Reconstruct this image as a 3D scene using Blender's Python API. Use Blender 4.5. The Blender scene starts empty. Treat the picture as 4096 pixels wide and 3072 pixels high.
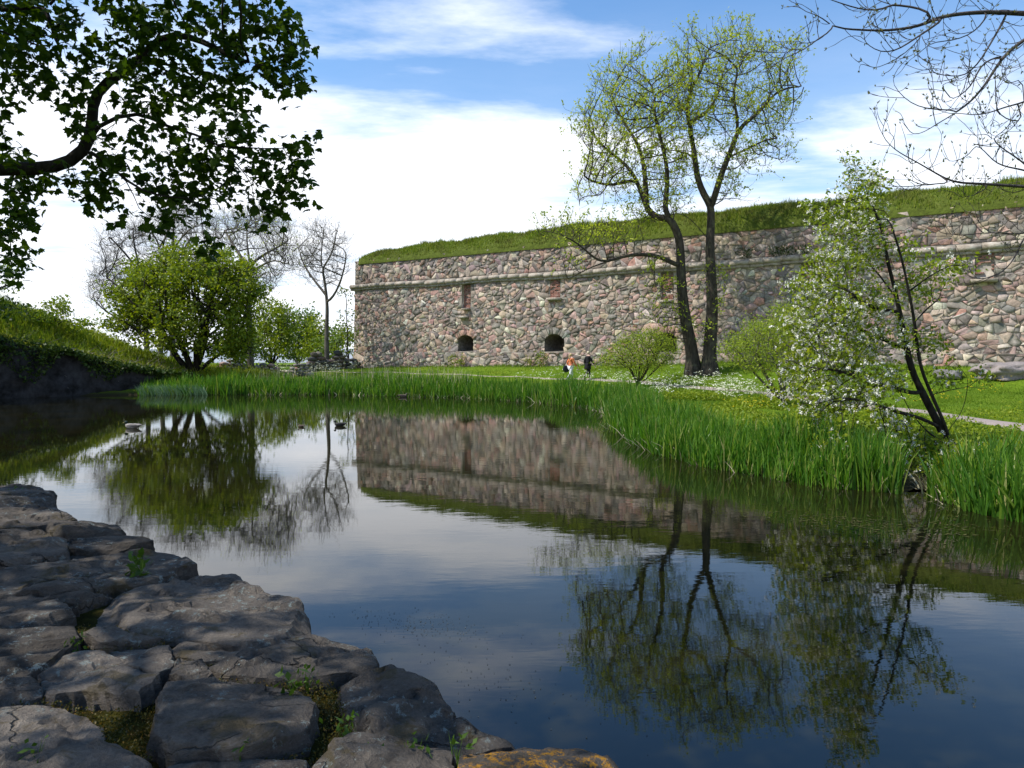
import bpy, bmesh, math
import numpy as np
from mathutils import Vector, Matrix, geometry as mgeo, noise as mnoise

R = np.random.default_rng(7)
rad = math.radians
scene = bpy.context.scene
COL = scene.collection

# ------------------------------------------------------------------ camera
F = 2844.0                      # focal length in photo pixels (4096 wide)
PITCH = rad(2.84)
CAMZ = 2.4
cam = bpy.data.cameras.new('camera')
cam.sensor_width = 36.0
cam.lens = F / 4096.0 * 36.0
cam.clip_start = 0.05
cam.clip_end = 20000.0
camo = bpy.data.objects.new('camera', cam)
COL.objects.link(camo)
camo.location = (0, 0, CAMZ)
camo.rotation_euler = (math.pi / 2 - PITCH, 0, 0)
scene.camera = camo

# ------------------------------------------------------------------ world, sun, exposure
SUN = Vector((-0.748, -0.152, 1.0)).normalized()      # direction towards the sun
ELEV = math.asin(SUN.z)
AZ = math.atan2(SUN.x, SUN.y)

world = bpy.data.worlds.new('World')
scene.world = world
world.use_nodes = True
wt = world.node_tree
wt.nodes.clear()


def wn(kind, **kw):
    n = wt.nodes.new(kind)
    for k, v in kw.items():
        setattr(n, k, v)
    return n


def wmath(op, a, b=None, c=None):
    n = wn('ShaderNodeMath', operation=op)
    for i, v in enumerate((a, b, c)):
        if v is None:
            continue
        if isinstance(v, (int, float)):
            n.inputs[i].default_value = v
        else:
            wt.links.new(v, n.inputs[i])
    return n.outputs[0]


def wrange(v, a, b, c, d, smooth=True):
    n = wn('ShaderNodeMapRange')
    n.interpolation_type = 'SMOOTHSTEP' if smooth else 'LINEAR'
    wt.links.new(v, n.inputs['Value'])
    for k, x in zip(('From Min', 'From Max', 'To Min', 'To Max'), (a, b, c, d)):
        n.inputs[k].default_value = x
    return n.outputs[0]


out = wn('ShaderNodeOutputWorld')
sky = wn('ShaderNodeTexSky', sky_type='NISHITA', sun_disc=False)
sky.sun_elevation = ELEV
sky.sun_rotation = AZ
sky.air_density = 1.0
sky.dust_density = 0.1
sky.ozone_density = 1.6
bg_sky = wn('ShaderNodeBackground')
bg_sky.inputs['Strength'].default_value = 0.15
hs = wn('ShaderNodeHueSaturation')
hs.inputs['Saturation'].default_value = 1.32
wt.links.new(sky.outputs[0], hs.inputs['Color'])
wt.links.new(hs.outputs[0], bg_sky.inputs['Color'])
bg_cl = wn('ShaderNodeBackground')
bg_cl.inputs['Strength'].default_value = 1.2
tc = wn('ShaderNodeTexCoord')
sep = wn('ShaderNodeSeparateXYZ')
wt.links.new(tc.outputs['Generated'], sep.inputs[0])
zc = wmath('MAXIMUM', wmath('ADD', sep.outputs[2], 0.055), 0.03)
u_ = wmath('DIVIDE', sep.outputs[0], zc)
v_ = wmath('DIVIDE', sep.outputs[1], zc)
cmb = wn('ShaderNodeCombineXYZ')
wt.links.new(u_, cmb.inputs[0])
wt.links.new(v_, cmb.inputs[1])
mp = wn('ShaderNodeMapping')
mp.inputs['Location'].default_value = (3.1, 0.35, 0.0)
mp.inputs['Rotation'].default_value = (0, 0, rad(14))
mp.inputs['Scale'].default_value = (0.62, 1.05, 1.0)
wt.links.new(cmb.outputs[0], mp.inputs[0])
n1 = wn('ShaderNodeTexNoise')
n1.inputs['Scale'].default_value = 0.85
n1.inputs['Detail'].default_value = 9
n1.inputs['Roughness'].default_value = 0.56
n1.inputs['Distortion'].default_value = 0.35
wt.links.new(mp.outputs[0], n1.inputs['Vector'])
n2 = wn('ShaderNodeTexNoise')
n2.inputs['Scale'].default_value = 3.4
n2.inputs['Detail'].default_value = 8
n2.inputs['Roughness'].default_value = 0.62
wt.links.new(mp.outputs[0], n2.inputs['Vector'])
# cloud bank: thick towards the horizon, thinner up and to the north (right)
low = wrange(sep.outputs[2], 0.20, 0.36, 0.27, -0.035)
side = wmath('MULTIPLY', wrange(sep.outputs[0], -0.1, 0.36, 0.05, -0.12), wrange(sep.outputs[2], 0.17, 0.33, 0.0, 1.0))
high = wrange(sep.outputs[2], 0.37, 0.50, 0.0, -0.16)
dens = wmath('ADD', wmath('ADD', wmath('ADD', n1.outputs['Fac'], low), side), high)
dens = wmath('ADD', dens, wmath('MULTIPLY', wmath('SUBTRACT', n2.outputs['Fac'], 0.5), 0.22))
fac = wmath('MAXIMUM', wrange(dens, 0.40, 0.74, 0.04, 0.98), wrange(sep.outputs[2], 0.10, 0.50, 0.34, 0.05))
cr = wn('ShaderNodeValToRGB')
cr.color_ramp.elements[0].position = 0.36
cr.color_ramp.elements[0].color = (0.56, 0.63, 0.74, 1)
cr.color_ramp.elements[1].position = 0.60
cr.color_ramp.elements[1].color = (0.86, 0.87, 0.90, 1)
wt.links.new(wmath('ADD', wmath('MULTIPLY', n1.outputs['Fac'], 0.6), wmath('MULTIPLY', n2.outputs['Fac'], 0.4)), cr.inputs[0])
wt.links.new(cr.outputs[0], bg_cl.inputs['Color'])
mix = wn('ShaderNodeMixShader')
wt.links.new(fac, mix.inputs[0])
wt.links.new(bg_sky.outputs[0], mix.inputs[1])
wt.links.new(bg_cl.outputs[0], mix.inputs[2])
wt.links.new(mix.outputs[0], out.inputs['Surface'])

sun = bpy.data.lights.new('sun', 'SUN')
sun.energy = 4.0
sun.angle = rad(0.53)
sun.color = (1.0, 0.95, 0.87)
suno = bpy.data.objects.new('sun', sun)
COL.objects.link(suno)
suno.rotation_euler = SUN.to_track_quat('Z', 'Y').to_euler()
suno.location = (-40, -10, 60)

vs = scene.view_settings
vs.view_transform = 'Standard'
vs.look = 'None'
vs.exposure = 0.5
vs.gamma = 1.0
vs.use_curve_mapping = False
scene.display_settings.display_device = 'sRGB'
cy = scene.cycles
cy.use_denoising = True
cy.max_bounces = 6
cy.diffuse_bounces = 3
cy.glossy_bounces = 3
cy.transmission_bounces = 4
cy.transparent_max_bounces = 6
cy.caustics_reflective = False
cy.caustics_refractive = False
cy.sample_clamp_indirect = 6.0

# ------------------------------------------------------------------ helpers: projection
CP, SP = math.cos(PITCH), math.sin(PITCH)


def ray(x, y):
    x = np.asarray(x, float); y = np.asarray(y, float)
    a = (x - 2048.0) / F
    b = -(y - 1536.0) / F
    return np.stack([a, CP + b * SP, -SP + b * CP], -1)


def at(x, y, D):
    """world point seen at photo pixel (x, y) whose distance along +Y is D"""
    d = ray(x, y)
    D = np.asarray(D, float)
    p = d * (D / d[..., 1])[..., None]
    p[..., 2] += CAMZ
    return p


def onz(x, y, z=0.0):
    d = ray(x, y)
    t = (np.asarray(z, float) - CAMZ) / d[..., 2]
    p = d * t[..., None]
    p[..., 2] += CAMZ
    return p


def proj(P):
    P = np.asarray(P, float)
    X, Y, Z = P[..., 0], P[..., 1], P[..., 2] - CAMZ
    f = Y * CP - Z * SP
    u = Y * SP + Z * CP
    f = np.where(f < 0.05, 0.05, f)
    return np.stack([2048 + F * X / f, 1536 - F * u / f], -1)


# ------------------------------------------------------------------ helpers: meshes
def mesh_np(name, verts, quads=None, tris=None, mat=None, smooth=False, cols=None):
    verts = np.ascontiguousarray(np.asarray(verts, np.float32).reshape(-1, 3))
    me = bpy.data.meshes.new(name)
    q = np.zeros((0, 4), np.int32) if quads is None else np.asarray(quads, np.int32).reshape(-1, 4)
    t = np.zeros((0, 3), np.int32) if tris is None else np.asarray(tris, np.int32).reshape(-1, 3)
    nl = q.size + t.size
    me.vertices.add(len(verts))
    me.vertices.foreach_set('co', verts.ravel())
    me.loops.add(nl)
    me.loops.foreach_set('vertex_index', np.concatenate([q.ravel(), t.ravel()]).astype(np.int32))
    me.polygons.add(len(q) + len(t))
    ls = np.concatenate([np.arange(len(q)) * 4, q.size + np.arange(len(t)) * 3]).astype(np.int32)
    me.polygons.foreach_set('loop_start', ls)
    if smooth:
        me.polygons.foreach_set('use_smooth', np.ones(len(q) + len(t), bool))
    me.update(calc_edges=True)
    me.validate()
    if cols is not None:
        at_ = me.attributes.new('col', 'FLOAT_COLOR', 'POINT')
        c = np.ones((len(verts), 4), np.float32)
        c[:, :3] = cols
        at_.data.foreach_set('color', c.ravel())
    if mat:
        me.materials.append(mat)
    return me


def link(name, me, parent=None, loc=None):
    o = bpy.data.objects.new(name, me)
    COL.objects.link(o)
    if loc is not None:
        o.location = loc
    if parent is not None:
        o.parent = parent
        if loc is None:
            o.matrix_parent_inverse = Matrix.Translation(-Vector(parent.location))
    return o


def tag(o, label=None, cat=None, group=None, kind=None):
    if label: o['label'] = label
    if cat: o['category'] = cat
    if group: o['group'] = group
    if kind: o['kind'] = kind
    return o


def empty(name, loc, label, cat, group=None):
    o = bpy.data.objects.new(name, None)
    COL.objects.link(o)
    o.location = [float(v) for v in loc]
    o.empty_display_size = 0.2
    return tag(o, label, cat, group)


class Bag:
    """collects vertices, quads and tris"""
    def __init__(s):
        s.v, s.q, s.t, s.c, s.n = [], [], [], [], 0

    def add(s, v, q=None, t=None, c=None):
        v = np.asarray(v, float).reshape(-1, 3)
        if q is not None and len(q): s.q.append(np.asarray(q, int).reshape(-1, 4) + s.n)
        if t is not None and len(t): s.t.append(np.asarray(t, int).reshape(-1, 3) + s.n)
        s.v.append(v)
        if c is not None: s.c.append(np.broadcast_to(np.asarray(c, float), v.shape))
        s.n += len(v)

    def mesh(s, name, mat, smooth=False):
        if not s.v:
            s.add(np.zeros((3, 3)), t=[[0, 1, 2]])
        return mesh_np(name, np.concatenate(s.v), np.concatenate(s.q) if s.q else None,
                       np.concatenate(s.t) if s.t else None, mat, smooth,
                       np.concatenate(s.c) if s.c else None)


def unit(a):
    return a / np.maximum(np.linalg.norm(a, axis=-1, keepdims=True), 1e-9)


def rdir(n, up=0.0, rg=None):
    v = (rg or R).normal(size=(n, 3))
    v[:, 2] += up
    return unit(v)


# ------------------------------------------------------------------ materials
class NT:
    def __init__(s, name):
        s.m = bpy.data.materials.new(name)
        s.m.use_nodes = True
        s.t = s.m.node_tree
        s.t.nodes.clear()
        s.out = s.n('ShaderNodeOutputMaterial')

    def n(s, kind, **kw):
        nd = s.t.nodes.new(kind)
        for k, v in kw.items():
            setattr(nd, k, v)
        return nd

    def l(s, a, b):
        s.t.links.new(a, b)

    def set(s, sock, v):
        if isinstance(v, bpy.types.NodeSocket):
            s.l(v, sock)
        else:
            if isinstance(v, (tuple, list)) and len(v) == 3 and sock.type == 'RGBA':
                v = (*v, 1)
            sock.default_value = v

    def noise(s, scale, detail=4, rough=0.5, vec=None, dist=0.0):
        nd = s.n('ShaderNodeTexNoise')
        nd.inputs['Scale'].default_value = scale
        nd.inputs['Detail'].default_value = detail
        nd.inputs['Roughness'].default_value = rough
        nd.inputs['Distortion'].default_value = dist
        if vec is not None:
            s.l(vec, nd.inputs['Vector'])
        return nd.outputs['Fac']

    def pos(s, scale=(1, 1, 1), rot=(0, 0, 0)):
        g = s.n('ShaderNodeNewGeometry')
        m = s.n('ShaderNodeMapping')
        m.inputs['Scale'].default_value = scale
        m.inputs['Rotation'].default_value = rot
        s.l(g.outputs['Position'], m.inputs[0])
        return m.outputs[0]

    def ramp(s, f, stops):
        nd = s.n('ShaderNodeValToRGB')
        e = nd.color_ramp.elements
        while len(e) < len(stops):
            e.new(0.5)
        for k, (p, c) in zip(e, stops):
            k.position = p
            k.color = (*c, 1) if len(c) == 3 else c
        s.l(f, nd.inputs[0])
        return nd.outputs[0]

    def mix(s, f, a, b, mode='MIX'):
        nd = s.n('ShaderNodeMix', data_type='RGBA', blend_type=mode)
        s.set(nd.inputs[0], f)
        s.set(nd.inputs[6], a)
        s.set(nd.inputs[7], b)
        return nd.outputs[2]

    def math(s, op, a, b=0.0):
        nd = s.n('ShaderNodeMath', operation=op)
        s.set(nd.inputs[0], a)
        s.set(nd.inputs[1], b)
        return nd.outputs[0]

    def rng(s, v, a, b, c=0.0, d=1.0):
        nd = s.n('ShaderNodeMapRange')
        nd.interpolation_type = 'SMOOTHSTEP'
        s.l(v, nd.inputs['Value'])
        for k, x in zip(('From Min', 'From Max', 'To Min', 'To Max'), (a, b, c, d)):
            nd.inputs[k].default_value = x
        return nd.outputs[0]

    def bump(s, h, strength=0.5, dist=0.02):
        nd = s.n('ShaderNodeBump')
        nd.inputs['Strength'].default_value = strength
        nd.inputs['Distance'].default_value = dist
        s.l(h, nd.inputs['Height'])
        return nd.outputs[0]

    def island(s):
        return s.n('ShaderNodeNewGeometry').outputs['Random Per Island']

    def attr(s, name='col'):
        return s.n('ShaderNodeAttribute', attribute_name=name).outputs['Color']

    def pbr(s, color, rough=0.85, spec=0.3, normal=None):
        p = s.n('ShaderNodeBsdfPrincipled')
        s.set(p.inputs['Base Color'], color)
        s.set(p.inputs['Roughness'], rough)
        p.inputs['Specular IOR Level'].default_value = spec
        if normal is not None:
            s.l(normal, p.inputs['Normal'])
        s.l(p.outputs[0], s.out.inputs['Surface'])
        return s.m


def leaf_mat(name, stops, trans=0.45, tcol=None, rough=0.5, spec=0.25, patch=None):
    k = NT(name)
    c = k.ramp(k.island(), stops)
    if patch:
        f = k.rng(k.noise(patch[0], 3, 0.55, k.pos()), 0.38, 0.66)
        c = k.mix(k.math('MULTIPLY', f, patch[2]), c, patch[1])
    p = k.n('ShaderNodeBsdfPrincipled')
    k.l(c, p.inputs['Base Color'])
    p.inputs['Roughness'].default_value = rough
    p.inputs['Specular IOR Level'].default_value = spec
    t = k.n('ShaderNodeBsdfTranslucent')
    tc_ = k.mix(1.0, c, tcol or (1.5, 1.45, 0.55), 'MULTIPLY')
    k.l(tc_, t.inputs['Color'])
    ms = k.n('ShaderNodeMixShader')
    ms.inputs[0].default_value = trans
    k.l(p.outputs[0], ms.inputs[1])
    k.l(t.outputs[0], ms.inputs[2])
    k.l(ms.outputs[0], k.out.inputs['Surface'])
    return k.m


def bark_mat(name, c0, c1, scale=9.0, lichen=None):
    k = NT(name)
    v = k.pos((1, 1, 0.22))
    n_ = k.noise(scale, 6, 0.65, v)
    c = k.ramp(n_, [(0.3, c0), (0.7, c1)])
    if lichen:
        f = k.rng(k.noise(2.3, 5, 0.6, k.pos()), 0.52, 0.68)
        c = k.mix(f, c, lichen)
    return k.pbr(c, 0.92, 0.15, k.bump(n_, 0.9, 0.04))


def stone_mat(name, grain=22.0, lichen=0.35, dist=0.02):
    k = NT(name)
    base = k.attr()
    n_ = k.noise(grain, 6, 0.68, k.pos())
    f = k.ramp(n_, [(0.25, (0.62, 0.62, 0.63)), (0.75, (1.32, 1.30, 1.27))])
    c = k.mix(1.0, base, f, 'MULTIPLY')
    st = k.rng(k.noise(2.6, 5, 0.65, k.pos()), 0.50, 0.72)
    c = k.mix(k.math('MULTIPLY', st, lichen), c, (0.30, 0.285, 0.245))
    dk = k.rng(k.noise(0.55, 4, 0.6, k.pos()), 0.54, 0.74)
    c = k.mix(k.math('MULTIPLY', dk, 0.45), c, (0.055, 0.055, 0.05))
    return k.pbr(c, 0.9, 0.2, k.bump(n_, 0.75, dist))


M = {}
M['wall_stone'] = stone_mat('wall_stone', 7.0, 0.30, 0.05)
k = NT('mortar')
n_ = k.noise(6, 6, 0.7, k.pos())
c = k.ramp(n_, [(0.3, (0.22, 0.195, 0.16)), (0.7, (0.44, 0.40, 0.335))])
M['mortar'] = k.pbr(c, 0.95, 0.1, k.bump(n_, 0.8, 0.04))
k = NT('brick')
c = k.ramp(k.n('ShaderNodeObjectInfo').outputs['Random'],
           [(0.0, (0.20, 0.075, 0.055)), (0.5, (0.32, 0.135, 0.095)), (1.0, (0.40, 0.24, 0.185))])
n_ = k.noise(18, 5, 0.6, k.pos())
c = k.mix(k.rng(n_, 0.42, 0.66, 0, 0.75), c, (0.32, 0.27, 0.235))
M['brick_'] = None
M['brick'] = k.pbr(c, 0.92, 0.15, k.bump(n_, 0.5, 0.02))
k = NT('cordon_stone')
n_ = k.noise(3.2, 6, 0.65, k.pos((1, 1, 2)))
c = k.ramp(n_, [(0.28, (0.17, 0.14, 0.11)), (0.5, (0.36, 0.31, 0.25)), (0.74, (0.52, 0.48, 0.42))])
c = k.mix(k.rng(k.noise(0.8, 3, 0.5, k.pos()), 0.55, 0.7, 0, 0.45), c, (0.27, 0.2, 0.15))
M['cordon'] = k.pbr(c, 0.9, 0.2, k.bump(k.noise(14, 5, 0.6, k.pos()), 0.5, 0.03))
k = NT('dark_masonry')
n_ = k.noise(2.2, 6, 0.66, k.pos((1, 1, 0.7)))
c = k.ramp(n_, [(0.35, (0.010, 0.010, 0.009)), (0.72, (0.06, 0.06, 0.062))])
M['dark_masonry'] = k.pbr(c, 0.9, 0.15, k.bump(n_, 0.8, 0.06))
k = NT('reveal_stone')
n_ = k.noise(4.0, 6, 0.7, k.pos())
M['reveal'] = k.pbr(k.ramp(n_, [(0.3, (0.05, 0.045, 0.035)), (0.7, (0.20, 0.18, 0.15))]), 0.95, 0.1, k.bump(n_, 1, .08))
# near rocks
k = NT('embankment_rock')
base = k.attr()
v = k.pos((1.0, 1.0, 2.4), (rad(12), rad(-9), rad(38)))
n_ = k.noise(5.0, 9, 0.72, v, 0.5)
n3 = k.noise(55, 6, 0.7, k.pos())
c = k.mix(1.0, base, k.ramp(n_, [(0.26, (0.45, 0.45, 0.46)), (0.5, (0.95, 0.95, 0.95)), (0.76, (1.6, 1.58, 1.5))]), 'MULTIPLY')
c = k.mix(1.0, c, k.ramp(n3, [(0.3, (0.72, 0.72, 0.72)), (0.7, (1.25, 1.25, 1.25))]), 'MULTIPLY')
li = k.rng(k.noise(17, 7, 0.78, k.pos(), 0.1), 0.55, 0.62)
lp = k.rng(k.noise(1.9, 3, 0.5, k.pos()), 0.44, 0.58)
c = k.mix(k.math('MULTIPLY', k.math('MULTIPLY', li, lp), 0.8), c, (0.30, 0.36, 0.34))
mo = k.rng(k.noise(2.7, 6, 0.7, k.pos(), 0.5), 0.545, 0.63)
c = k.mix(k.math('MULTIPLY', mo, 0.65), c, (0.085, 0.062, 0.018))
oc = k.n('ShaderNodeAttribute', attribute_name='lichen').outputs['Fac']
of = k.math('MULTIPLY', k.rng(k.noise(26, 6, 0.8, k.pos(), 0.2), 0.47, 0.56), k.rng(k.noise(4.5, 4, 0.6, k.pos()), 0.47, 0.55))
c = k.mix(k.math('MULTIPLY', of, oc), c, (0.52, 0.25, 0.02))
wv = k.n('ShaderNodeTexNoise')
wv.inputs['Scale'].default_value = 3.0
wv.inputs['Detail'].default_value = 5
vm = k.n('ShaderNodeVectorMath', operation='MULTIPLY_ADD')
k.l(wv.outputs['Color'], vm.inputs[0])
vm.inputs[1].default_value = (.55, .55, .55)
k.l(k.pos((.7, 1.3, 1), (0, 0, rad(32))), vm.inputs[2])
vo_ = k.n('ShaderNodeTexVoronoi', feature='DISTANCE_TO_EDGE')
vo_.inputs['Scale'].default_value = 1.9
k.l(vm.outputs[0], vo_.inputs['Vector'])
ck = k.rng(vo_.outputs['Distance'], 0.0, 0.022, 1.0, 0.0)
ck = k.math('MULTIPLY', ck, k.rng(k.noise(1.4, 3, .5, k.pos()), .45, .6))
c = k.mix(k.math('MULTIPLY', ck, 0.8), c, (0.012, 0.011, 0.010))
hh = k.math('ADD', n_, k.math('MULTIPLY', n3, 0.22))
hh = k.math('SUBTRACT', hh, k.math('MULTIPLY', ck, 0.5))
M['rock'] = k.pbr(c, 0.85, 0.25, k.bump(hh, 1.0, 0.11))
# ground
k = NT('ground')
p_ = k.pos()
a = k.noise(0.22, 5, 0.6, p_)
b = k.noise(5.5, 6, 0.7, p_)
c = k.ramp(a, [(0.32, (0.085, 0.155, 0.010)), (0.52, (0.125, 0.20, 0.012)), (0.7, (0.16, 0.20, 0.018))])
c = k.mix(1.0, c, k.ramp(b, [(0.25, (0.45, 0.5, 0.45)), (0.75, (1.35, 1.3, 1.2))]), 'MULTIPLY')
zz = k.n('ShaderNodeSeparateXYZ')
k.l(p_, zz.inputs[0])
mud = k.rng(zz.outputs[2], 0.04, 0.26, 1.0, 0.0)
c = k.mix(mud, c, (0.035, 0.03, 0.014))
M['ground'] = k.pbr(c, 0.95, 0.1, k.bump(b, 0.8, 0.06))
k = NT('path_gravel')
n_ = k.noise(30, 6, 0.75, k.pos())
c = k.ramp(n_, [(0.3, (0.24, 0.19, 0.165)), (0.7, (0.42, 0.35, 0.31))])
M['path'] = k.pbr(c, 0.95, 0.1, k.bump(n_, 0.5, 0.02))
k = NT('soil_moss')
p_ = k.pos()
n_ = k.noise(16, 7, 0.75, p_)
c = k.ramp(k.noise(3.0, 5, 0.65, p_), [(0.3, (0.018, 0.014, 0.008)), (0.5, (0.035, 0.032, 0.008)), (0.64, (0.065, 0.058, 0.01)), (0.8, (0.14, 0.07, 0.018))])
c = k.mix(1.0, c, k.ramp(n_, [(0.25, (0.4, 0.4, 0.4)), (0.75, (1.5, 1.5, 1.4))]), 'MULTIPLY')
M['soil'] = k.pbr(c, 1.0, 0.05, k.bump(n_, 1.0, 0.04))
# water
k = NT('pond_water')
v1 = k.pos((1.0, 3.2, 1.0), (0, 0, rad(-8)))
r1 = k.noise(1.5, 3, 0.5, v1)
r2 = k.noise(7.0, 3, 0.55, v1)
cal = k.rng(k.noise(0.09, 3, 0.5, k.pos()), 0.35, 0.65, 0.25, 1.0)
h = k.math('MULTIPLY', k.math('ADD', r1, k.math('MULTIPLY', r2, 0.16)), cal)
mk = k.noise(0.6, 5, 0.6, k.pos())
c = k.ramp(mk, [(0.35, (0.006, 0.007, 0.003)), (0.7, (0.016, 0.014, 0.004))])
p = k.n('ShaderNodeBsdfPrincipled')
k.l(c, p.inputs['Base Color'])
p.inputs['Roughness'].default_value = 0.012
p.inputs['IOR'].default_value = 1.55
k.l(k.bump(h, 0.03, 0.05), p.inputs['Normal'])
k.l(p.outputs[0], k.out.inputs['Surface'])
M['water'] = k.m
k = NT('sea_water')
M['sea'] = k.pbr((0.03, 0.07, 0.12), 0.25, 0.5)
# foliage
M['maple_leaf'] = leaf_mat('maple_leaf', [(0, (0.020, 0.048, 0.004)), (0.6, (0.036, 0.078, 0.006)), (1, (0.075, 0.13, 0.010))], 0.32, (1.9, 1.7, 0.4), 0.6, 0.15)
M['bush_leaf'] = leaf_mat('bush_leaf', [(0, (0.11, 0.165, 0.010)), (0.6, (0.18, 0.245, 0.014)), (1, (0.27, 0.31, 0.022))], 0.36)
M['young_leaf'] = leaf_mat('young_leaf', [(0, (0.20, 0.28, 0.02)), (0.6, (0.31, 0.38, 0.03)), (1, (0.43, 0.46, 0.06))], 0.45)
M['young_leaf'] = leaf_mat('young_leaf', [(0, (0.22, 0.30, 0.022)), (0.6, (0.34, 0.41, 0.035)), (1, (0.46, 0.49, 0.07))], 0.48)
M['shrub_leaf'] = leaf_mat('shrub_leaf', [(0, (0.17, 0.25, 0.02)), (0.6, (0.26, 0.34, 0.03)), (1, (0.36, 0.41, 0.06))], 0.45)
M['cherry_leaf'] = leaf_mat('cherry_leaf', [(0, (0.14, 0.21, 0.014)), (0.6, (0.23, 0.30, 0.02)), (1, (0.34, 0.38, 0.04))], 0.45)
M['far_leaf'] = leaf_mat('far_leaf', [(0, (0.08, 0.14, 0.03)), (1, (0.17, 0.25, 0.05))], 0.35)
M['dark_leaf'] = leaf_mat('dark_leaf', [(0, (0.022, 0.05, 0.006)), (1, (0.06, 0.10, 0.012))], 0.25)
M['slope_leaf'] = leaf_mat('slope_leaf', [(0, (0.13, 0.20, 0.012)), (0.55, (0.24, 0.32, 0.018)), (1, (0.36, 0.40, 0.035))], 0.4, patch=(0.25, (0.20, 0.17, 0.07), 0.6))
M['reed'] = leaf_mat('reed', [(0, (0.045, 0.13, 0.014)), (0.5, (0.085, 0.20, 0.020)), (0.88, (0.17, 0.28, 0.03)), (0.95, (0.26, 0.32, 0.06)), (1, (0.42, 0.38, 0.18))], 0.40, (1.3, 1.5, 0.45), 0.4, 0.3)
M['dry_reed'] = leaf_mat('dry_reed', [(0, (0.38, 0.33, 0.20)), (1, (0.55, 0.50, 0.34))], 0.2, (1, 1, 0.9))
M['grass'] = leaf_mat('grass', [(0, (0.085, 0.16, 0.010)), (0.6, (0.13, 0.22, 0.014)), (1, (0.20, 0.26, 0.028))], 0.35, (1.3, 1.35, 0.5), 0.6, 0.15)
M['rampart_grass'] = leaf_mat('rampart_grass', [(0, (0.11, 0.175, 0.012)), (0.6, (0.18, 0.25, 0.018)), (1, (0.30, 0.31, 0.05))], 0.35, (1.3, 1.35, 0.5), 0.6, 0.15, patch=(0.6, (0.16, 0.145, 0.05), 0.7))
M['weed'] = leaf_mat('weed', [(0, (0.13, 0.21, 0.012)), (0.6, (0.20, 0.27, 0.016)), (1, (0.28, 0.32, 0.03))], 0.35)
M['moss_tuft'] = leaf_mat('moss_tuft', [(0, (0.035, 0.04, 0.008)), (0.7, (0.085, 0.08, 0.012)), (1, (0.22, 0.12, 0.025))], 0.25)
k = NT('blossom'); c = k.ramp(k.island(), [(0, (0.60, 0.60, 0.48)), (1, (0.85, 0.84, 0.76))]); M['blossom'] = k.pbr(c, 0.8, 0.1)
k = NT('umbel'); c = k.ramp(k.island(), [(0, (0.55, 0.58, 0.36)), (1, (0.80, 0.80, 0.66))]); M['umbel'] = k.pbr(c, 0.8, 0.1)
k = NT('dandelion'); M['yellow'] = k.pbr((0.62, 0.46, 0.02), 0.8, 0.1)
k = NT('dry_twig'); c = k.ramp(k.island(), [(0, (0.16, 0.12, 0.09)), (1, (0.42, 0.36, 0.29))]); M['twig'] = k.pbr(c, 0.9, 0.1)
M['bark'] = bark_mat('bark', (0.022, 0.018, 0.013), (0.095, 0.08, 0.06), 9, (0.11, 0.105, 0.06))
M['bark_dark'] = bark_mat('bark_dark', (0.012, 0.010, 0.008), (0.045, 0.04, 0.034), 10)
M['bark_grey'] = bark_mat('bark_grey', (0.05, 0.043, 0.036), (0.17, 0.15, 0.125), 8)
M['bark_twig'] = bark_mat('bark_twig', (0.035, 0.03, 0.03), (0.11, 0.095, 0.085), 14)
M['bud'] = leaf_mat('bud', [(0, (0.10, 0.11, 0.05)), (1, (0.22, 0.22, 0.10))], 0.3)


def plain(name, c, r=0.8, sp=0.2, var=0.25, sc=18):
    k = NT(name)
    n_ = k.noise(sc, 4, 0.6, k.pos())
    lo = tuple(x * (1 - var) for x in c); hi = tuple(min(1, x * (1 + var)) for x in c)
    return k.pbr(k.ramp(n_, [(0.3, lo), (0.7, hi)]), r, sp)


# ------------------------------------------------------------------ layout of the place
# shoreline of the pond (photo pixels of the water's edge -> ground plan)
shore_px = [(0, 1594), (200, 1586), (560, 1580), (1000, 1578), (1400, 1579), (1850, 1590), (2150, 1606), (2330, 1626),
            (2470, 1652), (2490, 1715), (2600, 1775), (2720, 1828), (3000, 1887), (3300, 1937), (3600, 1960),
            (3720, 1925), (3800, 1985), (3950, 2035), (4096, 2080), (4500, 2190)]
far_shore = onz([p[0] for p in shore_px], [p[1] for p in shore_px])[:, :2]
near_shore = np.array([(9.5, 4.5), (8, -1.5), (3.6, -0.6), (1.7, 1.75), (0.55, 2.95), (-0.75, 4.0), (-1.25, 4.45), (-3.4, 6.75),
                       (-5.5, 8.5), (-8.5, 10.6), (-14, 15), (-21, 22), (-26.5, 30)])
POND = np.concatenate([far_shore, near_shore])


def pond_sd(x, y):
    """signed distance to the pond's edge, positive on land"""
    P = np.stack([np.asarray(x, float).ravel(), np.asarray(y, float).ravel()], -1)
    best = np.full(len(P), 1e9)
    inside = np.zeros(len(P), bool)
    n = len(POND)
    for i in range(n):
        a, b = POND[i], POND[(i + 1) % n]
        e = b - a
        w = P - a
        t = np.clip((w @ e) / (e @ e), 0, 1)
        dd = np.hypot(w[:, 0] - t * e[0], w[:, 1] - t * e[1])
        best = np.minimum(best, dd)
        c1 = (a[1] <= P[:, 1]) != (b[1] <= P[:, 1])
        with np.errstate(divide='ignore', invalid='ignore'):
            xi = a[0] + (P[:, 1] - a[1]) * e[0] / e[1]
        inside ^= c1 & (P[:, 0] < xi)
    return np.where(inside, -best, best).reshape(np.shape(x))


WA = np.array([-13.6, 62.0])
WD = unit(np.array([40.0, -25.4]))
WN = np.array([WD[1], -WD[0]])            # towards the camera
if WN[1] > 0: WN = -WN
WLEN = 60.0
Z_CORD, Z_TOP = 7.74, 9.9


def wall_uq(x, y):
    px_, py_ = np.asarray(x) - WA[0], np.asarray(y) - WA[1]
    return px_ * WD[0] + py_ * WD[1], px_ * WN[0] + py_ * WN[1]


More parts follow.
